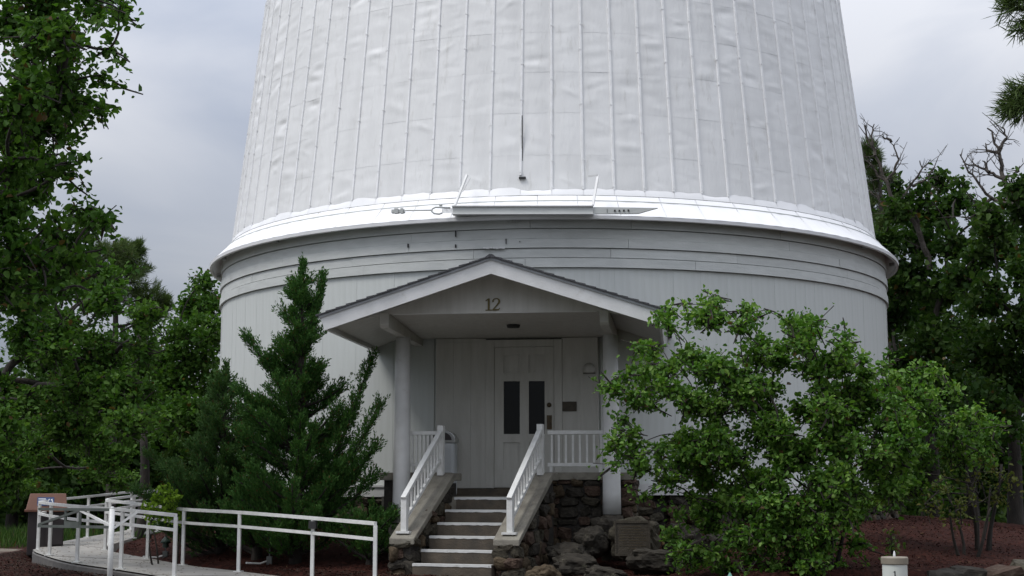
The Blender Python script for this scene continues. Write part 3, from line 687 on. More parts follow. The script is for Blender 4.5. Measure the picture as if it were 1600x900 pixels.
for x, zb, lab in ((-1.565,-.56,'left'),(1.545,-.43,'right')):
    col_ = MB(); prof = [(.135,zb),(.132,zb+.3),(.126,.5),(.116,1.4),(.108,2.189)]
    c = PB(); c.lathe(prof, (x,-7.85,0), 28); c.build('column', M['white'], po, smooth=True, label=lab+' round tapered column')
PB().lathe([(.09,2.30),(.10,2.33),(.10,2.345)], (.12,-8.0,0), 20).build('ceiling_lamp', M['dark'], po)
# numerals
def ribbon(mb, pts, ws, y0, y1):
    pts = [Vector(p) for p in pts]; Lp, Rp = [], []
    for i, p in enumerate(pts):
        d = (pts[min(i+1,len(pts)-1)]-pts[max(i-1,0)]).normalized(); nrm = Vector((-d.y, d.x)); w = ws[i] if hasattr(ws,'__len__') else ws
        Lp.append(p+nrm*w/2); Rp.append(p-nrm*w/2)
    for i in range(len(pts)-1):
        q = [Lp[i],Rp[i],Rp[i+1],Lp[i+1]]
        mb.hexa([(a.x,y0,a.y) for a in q]+[(a.x,y1,a.y) for a in q])
    return mb
def numeral_one(mb, ox, oz, s, y0, y1):
    f = lambda l: [Vector((ox+x*s, oz+z*s)) for x, z in l]
    ribbon(mb, f([(.5,.05),(.5,1.0)]), .17*s, y0, y1); ribbon(mb, f([(.22,.035),(.78,.035)]), .07*s, y0+.0005, y1-.0005); ribbon(mb, f([(.24,.80),(.48,.97)]), .08*s, y0+.0007, y1-.0007); return mb
numeral_one(PB(), -.175, 2.415, .17, -9.215, -9.203).build('number_one', M['numeral'], po)
s = .17; ox, oz = -.055, 2.415
arc = [(.16,.70),(.14,.80),(.20,.92),(.34,.98),(.50,.98),(.62,.90),(.67,.78),(.64,.64),(.52,.48),(.36,.30),(.18,.10),(.12,.05)]
wsx = [.14,.12,.09,.08,.09,.13,.17,.16,.13,.11,.09,.08]
b = ribbon(PB(), [Vector((ox+x*s,oz+z*s)) for x,z in arc], [w*s for w in wsx], -9.215, -9.203)
ribbon(b, [Vector((ox+x*s,oz+z*s)) for x,z in [(.10,.055),(.35,.05),(.62,.06),(.70,.20)]], [.12*s,.14*s,.11*s,.05*s], -9.2145, -9.2035)
b.build('number_two', M['numeral'], po)

# ---------------------------------------------------------------- stairs and porch base
PH = radians(12); sdv = Vector((-sin(PH),-cos(PH),0)); slv = Vector((cos(PH),-sin(PH),0)); T0 = Vector((-.19,-8.0,0))
st = thing('entrance_stairs', 'concrete stairs with white painted nosings between rubble stone cheek walls', 'stairs', (T0.x,T0.y,-.18), -PH)
# local frame of the stairs: x lateral, y away from the viewer (=-s), z relative to floor
tread, rise = .305, .176
for k in range(8):
    s0, z = .13+k*tread, -.177-k*rise
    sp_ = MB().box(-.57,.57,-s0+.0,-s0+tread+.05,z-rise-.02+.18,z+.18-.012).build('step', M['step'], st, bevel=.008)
    nz = MB(); n = 24
    V = []
    for i in range(n+1):
        x = -.568+1.136*i/n; e = random.uniform(-.004,.004)
        V += [(x,-s0-.006,z+.18-.040+e),(x,-s0-.006,z+.18-.006),(x,-s0+.075+e*2,z+.18-.004)]
    nz.add(V, [(i*3+j, i*3+3+j, i*3+4+j, i*3+1+j) for i in range(n) for j in range(2)]); nz.build('nosing_strip', M['nosing'], sp_)
CS = lambda s_: .16-.575*max(0, s_-.05)      # coping top height along the slope
for side in (-1, 1):
    x0, x1 = (-.92,-.59) if side < 0 else (.59,.92)
    cw = MB().prism([(-.2,.02),(.05,.02),(1.56,CS(1.56)-.13),(1.56,-1.5),(-.2,-1.5)], x0+.05, x1-.05, lambda u,v,w: (w,-u,v+.18)).build('cheek_wall', M['mortar'], st, label=('left' if side<0 else 'right')+' rubble stone cheek wall')
    MB().prism([(-.25,.165),(.06,.165),(1.60,CS(1.60)),(1.60,CS(1.60)-.085),(.04,.055),(-.25,.055)], x0-.02, x1+.02, lambda u,v,w: (w,-u,v+.18)).build('coping', M['conc'], st, bevel=.012)
    tp = lambda xx, s_=None: 0
    # front face
    stones_face(cw, (x0+.03,-1.56,-1.32), (1,0,0), (0,0,1), x1-x0-.06, CS(1.56)-.10+.18+1.32)
    # outer faces (inner too): going back along +y
    topf = lambda q: CS(1.56-q)-.10+.18+1.32
    if side > 0:
        stones_face(cw, (x1-.05,-1.56,-1.32), (0,1,0), (0,0,1), 1.6, 1.35, top=topf)
        stones_face(cw, (x0+.05,.1,-1.32), (0,-1,0), (0,0,1), 1.6, 1.35, top=lambda q: CS(q-.1)-.10+.18+1.32, bot=lambda q: 1.0-q*.57)
    else:
        stones_face(cw, (x0+.05,0,-1.32), (0,-1,0), (0,0,1), 1.6, 1.35, top=lambda q: CS(q)-.10+.18+1.32)
        stones_face(cw, (x1-.05,-1.56,-1.32), (0,1,0), (0,0,1), 1.6, 1.5, top=topf, bot=lambda q: .02+q*.57)
# porch base with walls, floor, coping
pb = thing('stone_terrace', 'rubble stone terrace under the porch with concrete floor and flat concrete coping', 'terrace', (0,-7.7,-.18))
MB().box(-.95,.6,-.32,1.2,-1.3,.003).box(-1.9,1.85,.02,1.2,-1.3,.002).build('floor_slab', M['conc'], pb)
MB().box(-1.26,1.28,.98,1.09,.003,.118).build('wall_sill', M['step'], pb)
for x0, x1 in ((.50,1.87),(-1.92,-.86)):
    MB().box(x0,x1,-.06,.22,.245,.357).build('coping', M['conc'], pb, bevel=.01)
    wl_ = MB().box(x0+.06,x1-.06,0,.2,-1.2,.244).build('base_wall', M['mortar'], pb)
    if x0 > 0:
        stones_face(wl_, (x0+.1,-.0,-1.12), (1,0,0), (0,0,1), x1-x0-.14, 1.37, depth=.10)
        stones_face(wl_, (x1-.04,.0,-1.12), (0,1,0), (0,0,1), 1.15, 1.37, depth=.10)
MB().box(1.59,1.87,.22,1.2,.246,.358).build('coping', M['conc'], pb); MB().box(1.63,1.81,.2,1.2,-1.2,.243).build('base_wall', M['mortar'], pb)
# stone piers under the columns
pi_ = MB().box(1.40,1.70,-.33,-.02,-1.2,-.27).build('pier', STONES[0], pb); MB().box(-1.72,-1.40,-.33,-.02,-1.2,-.40).build('pier', M['conc'], pb)
# stair railings
def stair_rail(side, label):
    t = thing('stair_railing', label, 'railing', (0,0,0)); t.location = T0+slv*(side*.77); t.location.z = .06; t.rotation_euler = (0,0,-PH)
    g = lambda s_, z: Vector((0,-s_,z-.06))
    s0, s1 = .10, 1.46
    zt0, zt1 = .80, -.195; zb0, zb1 = .36, -.485
    MB().box(-.045,.045,-s0-.045,-s0+.045,CS(s0)-.06,.865-.06).build('newel_post', M['rail'], t, bevel=.004)
    lw = MB().box(-.042,.042,-s1-.042,-s1+.042,CS(s1)-.06+.0,zt1-.0-.06+.02).build('newel_post', M['rail'], t, bevel=.004)
    MB().box(-.10,.10,-s1-.08,-s1+.08,CS(s1)-.075,CS(s1)-.045).build('base_plate', M['rail'], lw)
    MB().bar(g(s1+.05,zt1+.0), g(s0+.04,zt0-.035), .075, .055).build('handrail', M['rail'], t, bevel=.005)
    MB().bar(g(s1-.04,zb1+.02), g(s0+.04,zb0), .045, .05).build('bottom_rail', M['rail'], t, bevel=.004)
    bm0 = MB().box(-.013,.013,-.018,.018,0,1).mesh('baluster', M['rail'])
    for k in range(1, 11):
        u = k/11; s_ = s1+(s0-s1)*u; za = zb1+.02+(zb0-zb1)*u; zb = zt1-.02+(zt0-zt1)*u-.02
        inst('baluster', bm0, t, loc=g(s_,za), scale=(1,1,zb-za))
stair_rail(-1, 'left white stair handrail on the sloping coping nearest the juniper')
stair_rail(1, 'right white stair handrail on the sloping coping in front of the door')
def porch_rail(x0, x1, n, label):
    t = thing('porch_railing', label, 'railing', (x0,-7.75,.178)); w = x1-x0
    MB().box(0,w,-.03,.03,.555,.612).build('top_rail', M['rail'], t, bevel=.004)
    MB().box(0,w,-.022,.022,.085,.135).build('bottom_rail', M['rail'], t, bevel=.004)
    me = MB().box(-.015,.015,-.015,.015,.136,.554).mesh('baluster', M['rail'])
    for k in range(n): inst('baluster', me, t, loc=((k+.6)*w/n,0,0))
    for x in (.05, w-.05): MB().box(x-.02,x+.02,-.02,.02,0,.085).build('foot', M['rail'], t)
porch_rail(.60, 1.43, 8, 'short white balustrade between the right stair newel and right column')
porch_rail(-1.46, -.99, 8, 'short white balustrade between the left column and left stair newel')
# litter bin on the porch
lb = thing('litter_bin', 'pale litter bin with domed metal lid standing behind the left newel', 'bin', (-1.06,-7.15,-.177))
MB().box(-.2,.2,-.17,.17,0,.83).build('bin_body', M['binw'], lb, bevel=.05)
arcp = [(.215*cos(a), .83+.17*sin(a)**.8) for a in [pi*k/12 for k in range(13)]]
MB().prism(arcp, -.18, .18, lambda u,v,w: (u,w,v)).build('domed_lid', M['steel'], lb, bevel=.01)
MB().prism([(.16*cos(a), .845+.125*sin(a)) for a in [pi*k/10 for k in range(11)]], -.186, -.15, lambda u,v,w: (u,w,v)).build('flap', M['bindark'], lb)
MB().box(-.215,.215,-.185,.185,.81,.84).build('lid_rim', M['steel'], lb)
# boulders and plaque
def boulder_mesh(i):
    import bmesh
    from mathutils import noise
    bm = bmesh.new(); bmesh.ops.create_icosphere(bm, subdivisions=4, radius=1); R = random.Random(i+50); of = Vector((R.uniform(0,50),R.uniform(0,50),0))
    for v in bm.verts:
        c = v.co.copy(); c = Vector([math.copysign(abs(t)**.75, t) for t in c])*.9
        q = noise.voronoi(c*1.1+of)[0]; s_ = .86+.34*(q[1]-q[0])+.16*noise.noise(c*2.2+of)+.09*noise.noise(c*5+of)+.045*noise.noise(c*13+of)
        v.co = c*s_
    me = bpy.data.meshes.new('boulder'); bm.to_mesh(me); bm.free(); me.materials.append(STONES[(2,1,2,0,2)[i]]); return me
BM = [boulder_mesh(i) for i in range(5)]
def boulder(x, y, z, sx, sy, sz, rz, i, label):
    o = inst('boulder', BM[i % 5], None, loc=(x,y,z), rot=(random.uniform(-.2,.2),random.uniform(-.2,.2),rz), scale=(sx,sy,sz)); o['label'] = label; o['category'] = 'boulder'; o['group'] = 'boulders at the foot of the porch wall'; return o
boulder(1.90,-8.45,-.78,.42,.30,.36,.1,8,'large lichen speckled boulder carrying the bronze plaque')
boulder(1.52,-8.12,-.66,.30,.20,.26,.3,4,'mossy rock wedged under the foot of the right column')
boulder(1.28,-8.55,-.82,.26,.24,.26,.6,4,'pale pointed boulder just left of the plaque boulder')
boulder(.98,-8.75,-1.0,.34,.26,.22,-.2,9,'broad brown boulder below the right cheek wall')
boulder(1.10,-9.3,-1.12,.36,.28,.22,.3,2,'low dark boulder in the lower corner by the stair foot')
boulder(2.55,-8.2,-.86,.32,.28,.34,-.4,12,'grey mossy boulder right of the bronze plaque')
boulder(2.15,-9.1,-1.05,.42,.3,.2,.2,5,'flat brown boulder lying below the bronze plaque')
boulder(3.1,-8.0,-.86,.36,.3,.22,.5,10,'half buried boulder under the leafy bush')
boulder(.72,-9.75,-1.22,.26,.22,.18,.9,6,'small boulder at the very foot of right cheek wall')
boulder(1.55,-9.75,-1.22,.34,.24,.16,.1,7,'flattened reddish boulder in front of the plaque rocks')
pq = thing('bronze_plaque', 'square bronze plaque with raised border fixed to a boulder by the porch', 'plaque', (1.87,-8.80,-.97))
pq.rotation_euler = (radians(-8),0,radians(4))
MB().box(-.235,.235,-.02,.02,0,.46).build('plate', M['bronze'], pq)
MB().box(-.245,.245,-.035,.01,.44,.468).box(-.245,.245,-.035,.01,-.01,.018).box(-.245,-.222,-.035,.01,.018,.44).box(.222,.245,-.035,.01,.018,.44).build('border', M['bronze'], pq)
tx = MB()
for k in range(9):
    z = .38-.037*k; w = [.12,.17,.15,.19,.18,.19,.14,.17,.06][k]; x = -w
    while x < w-.01:
        l = random.uniform(.012,.04); tx.box(x,min(x+l,w),-.0245,-.02,z,z+.013); x += l+.008
tx.build('worn_lettering', M['brass'], pq, kind='stuff')

# ---------------------------------------------------------------- bollard, lamps
bo_ = thing('marker_post', 'white round marker post with tan cap numbered 1 at lower right', 'post', (4.208,-17.243,-1.56))
MB().lathe([(.097,0),(.097,.935)], n=32).build('post_body', M['bollard'], bo_, smooth=False, bevel=.002)
cp = MB().lathe([(.100,.935),(.106,.94),(.106,.985),(.102,.992),(.06,.994),(0.001,.995)], n=32).build('cap', M['bolid'], bo_)
MB().lathe([(.009,.993),(.010,1.005),(.006,1.03),(.002,1.04)], n=10).build('finial', M['pwhite'], cp)
th1 = MB(); numeral_one(th1, -.018-.012, .845, .042, -.0995, -.0965); th1.build('number_one', M['black'], bo_).rotation_euler = (0,0,-.05)
def path_light(loc, h, m_, label, conduit=None):
    t = thing('path_light', label, 'path light', loc, 0, 'low lights in the planting beds')
    MB().tube([(0,0,0),(0,0,h-.06)], .011, 8).build('stem', M['grey'], t)
    MB().lathe([(.085,h-.13),(.08,h-.10),(.055,h-.07),(.02,h-.03),(.004,h)], n=18).build('lamp_cap', m_, t, smooth=True)
    MB().lathe([(.05,h-.20),(.05,h-.13)], n=14).build('lens', M['dgreen'], t)
    MB().box(-.04,.04,-.03,.03,-.02,.10).build('junction_box', M['grey'], t)
    if conduit: MB().tube([(-.03,0,.03),(conduit[0]*.4,conduit[1]*.4,.0),(conduit[0],conduit[1],.02)], .014, 8).build('conduit', M['rail'], t)
path_light((-3.55,-7.85,-1.16), .50, M['dgreen'], 'dark green path light under the tall juniper beside the ramp rail', (-.25,-.35))
path_light((-5.75,-6.2,-1.17), .36, M['dgreen'], 'short dark path light beside the inner ramp handrail bend', (-.3,-.2))
path_light((-6.9,-3.9,-1.1), .34, M['grey'], 'small grey fixture box farthest back by the ramp rail', (-.2,-.1))
path_light((2.92,-17.13,-1.58), .875, M['green'], 'verdigris green pagoda path light just showing at the bottom edge')

# edging stones of the raised bed at right
for k in range(15):
    a = 29+k*1.9; p = Vector(cyl(12.0+random.uniform(-.12,.12), a, 0))
    o = inst('edging_stone', random.choice(SM), None, loc=(p.x,p.y,-1.13+random.uniform(-.03,.05)), rot=(random.uniform(-.2,.2),random.uniform(-.2,.2),A(a)), scale=(random.uniform(.2,.34),random.uniform(.14,.2),random.uniform(.11,.17)))
    o['label'] = 'rough flat edging stone along the front of the right mulch bed'; o['category'] = 'stone'; o['group'] = 'edging stones of the right bed'

# ---------------------------------------------------------------- foliage
def leaves(name, C_, Dv, Nv, ln, wd, m_, parent, var, six=True, **k):
    """one folded leaf per row"""
    n = len(C_); Dv = Dv/np.linalg.norm(Dv, axis=1)[:,None]; S = np.cross(Dv, Nv); S /= (np.linalg.norm(S, axis=1)[:,None]+1e-9); U_ = np.cross(S, Dv)
    l = ln[:,None]; w = wd[:,None]
    if six:
        V = np.stack([C_, C_+Dv*l-U_*l*.12, C_+Dv*l*.30+S*w+U_*w*.45, C_+Dv*l*.72+S*w*.8+U_*w*.25, C_+Dv*l*.30-S*w+U_*w*.45, C_+Dv*l*.72-S*w*.8+U_*w*.25],1).reshape(-1,3)
        i = np.arange(n)*6; F = np.concatenate([np.stack([i,i+2,i+3,i+1],1), np.stack([i,i+1,i+5,i+4],1)]); a = np.repeat(var, 6)
    else:
        V = np.stack([C_, C_+Dv*l*.5+S*w, C_+Dv*l, C_+Dv*l*.5-S*w],1).reshape(-1,3)
        F = np.arange(4*n).reshape(-1,4); a = np.repeat(var, 4)
    o = bpy.data.objects.new(name, npmesh(name, V, F, m_, a)); return link(o, parent, **k)
def unit(n): v = RNG.normal(size=(n,3)); return v/np.linalg.norm(v, axis=1)[:,None]
def curve(a, b, sag=0, n=5, wig=.05):
    a = Vector(a); b = Vector(b); L_ = (b-a).length; P = []
    w1 = Vector(unit(1)[0])*L_*wig; w2 = Vector(unit(1)[0])*L_*wig
    for i in range(n+1):
        t = i/n; P.append(a.lerp(b, t)+w1*sin(pi*t)+w2*sin(2*pi*t)*.5+Vector((0,0,sag*L_*sin(pi*t))))
    return P
def broadleaf(name, label, base, fork, lobes, leaf, m_, dens=60, trunk_r=.2, tw=.45, per=16, group=None, cat='tree', flat=.75, multi=0, droop=.15, extra=0, shell=.42, arch=.06):
    root = thing(name, label, cat, base, 0, group); B = Vector(base); fork = Vector(fork)-B
    wood = MB(); twm = MB()
    if multi:
        for k in range(multi):
            a = 2*pi*k/multi+random.random(); s_ = Vector((cos(a)*.12, sin(a)*.12, -.1)); e = fork+Vector((cos(a)*.35, sin(a)*.3, random.uniform(-.2,.3)))
            P = curve(s_, e, 0, 6, .06); wood.tube(P, [trunk_r*(1-.5*i/6) for i in range(7)], 8)
    else:
        P = curve((0,0,-.15), fork, 0, 7, .03); wood.tube(P, [trunk_r*(1.25-.55*i/7) for i in range(8)], 10)
    Cs, Ds, Vr = [], [], []
    limb_r = trunk_r*(.42 if not multi else .34)
    # branching skeleton: every clump hangs on the nearest clump closer to the fork
    order = sorted(range(len(lobes)), key=lambda i: (Vector(lobes[i][:3])-B-fork).length); nodes = [(fork, -1, 0)]; par = {}
    for i in order:
        c = Vector(lobes[i][:3])-B; bi = min(range(len(nodes)), key=lambda j: (c-nodes[j][0]).length+.45*nodes[j][2]); par[i] = bi; nodes.append((c, i, nodes[bi][2]+(c-nodes[bi][0]).length))
    idx = {nd[1]: k for k, nd in enumerate(nodes)}; wgt = [1]*len(nodes)
    for k in range(len(nodes)-1, 0, -1): wgt[par[nodes[k][1]]] += wgt[k]
    for k in range(1, len(nodes)):
        c = nodes[k][0]; pr = par[nodes[k][1]]; st_ = nodes[pr][0]
        if pr == 0 and c.z < fork.z: st_ = fork.lerp(Vector((0,0,0)), min(.6,(fork.z-c.z)/max(fork.z,.1)*.8))
        r0 = min(limb_r*1.3, limb_r*.30*sqrt(wgt[k])); r1 = min(r0, limb_r*.30*sqrt(max(wgt[k]-1,.35)))*.85
        P = curve(st_, c, arch*.8, 6, .09); wood.tube(P, [r0+(r1-r0)*i/6+.003 for i in range(7)], 6)
    for (x, y, z, rx, rz) in lobes:
        c = Vector((x,y,z))-B
        ry = (rx+rz)/2*1.05
        nt = max(5, int(dens*(rx*rz+.25*(rx+rz)*ry)**.9))
        e = unit(nt)*(RNG.uniform(0,1,nt)**shell)[:,None]; tone = RNG.normal(0,.07)
        for k in range(nt):
            jit = random.uniform(.8,1.2) if random.random() < .86 else random.uniform(1.25,1.75); tip = c+Vector((e[k,0]*rx*jit, e[k,1]*ry*jit, e[k,2]*rz*jit))
            outw = (tip-c); outw.z *= .5
            if outw.length < 1e-3: outw = Vector((0,0,1))
            d = (outw.normalized()+Vector(unit(1)[0])*.7+Vector((0,0,.35))).normalized(); ln_ = tw*random.uniform(.6,1.3)
            st2 = tip-d*ln_
            if k % 3 == 0: twm.tube([c.lerp(st2,.25), c.lerp(st2,.65)+Vector(unit(1)[0])*.05*ln_, st2, tip], [.012,.009,.006,.003], 4, False)
            elif k % 3 == 1: twm.tube([st2, tip], [.006,.003], 3, False)
            npk = int(per*random.uniform(.6,1.3)); tt = RNG.uniform(0,1,npk)**.8
            pos = np.array(st2)[None]+tt[:,None]*(np.array(d)*ln_)[None]+RNG.normal(0,leaf*.55,(npk,3))
            dd = np.array(d)[None]*.5+unit(npk)*.9; dd[:,2] -= droop
            Cs.append(pos); Ds.append(dd); Vr.append(np.clip(RNG.normal(.5+tone,.2,npk)+.12*(random.random()-.5)*2,0,1))
    C_ = np.concatenate(Cs); D_ = np.concatenate(Ds); V_ = np.concatenate(Vr)*.93+.07; n = len(C_); V_[RNG.uniform(0,1,n) < .012] = 0
    Nn = unit(n)*.9+np.array([0,0,flat]); ln = leaf*RNG.uniform(.45,1.35,n); 
    wood.build('trunk', M['bark'], root, smooth=True); twm.build('twigs', M['bark'], root, kind='stuff')
    leaves('crown', C_, D_, Nn, ln, ln*.33, m_, root, V_); return n, root
def gzb(x, y): return gz(x, y)-.02
TOT = 0
WOODS = [(-26.1,23.6,3.2,3.4),(-25.4,26.2,3.2,4.0),(-22.2,23.3,3.2,3.2),(-23.4,29.4,3.2,4.2),(-20.4,26.3,3.2,3.4),(-21.1,32.5,3.2,4.4),(-17.7,27.4,3.2,3.3),(-17.3,30.7,3.2,3.8),(-15.0,28.3,3.2,3.5),(-14.9,32.5,3.2,3),(9.4,30.5,3.2,3.2),(11.0,32.3,3.2,3.8),(11.6,27.1,3.2,3),(13.5,29.9,3.2,3.9),(14.5,27.6,3.2,3.2),(16.7,31.2,3.2,4.2),(17.9,28.9,3.2,3.4),(19.9,30.4,3.2,4),(10.6,16.2,3.2,2.2),(11.5,15.0,3.2,2.4),(12.1,13.8,3.2,2.2),(13.4,14.6,3.2,2.6),(9.6,17.3,3.2,2.2),(-19.0,16.0,3.2,2.2),(-20.4,15.3,3.2,2.4),(-17.7,16.6,3.2,2.2)]
def gpt(x, y): return (x, y, gzb(x, y))
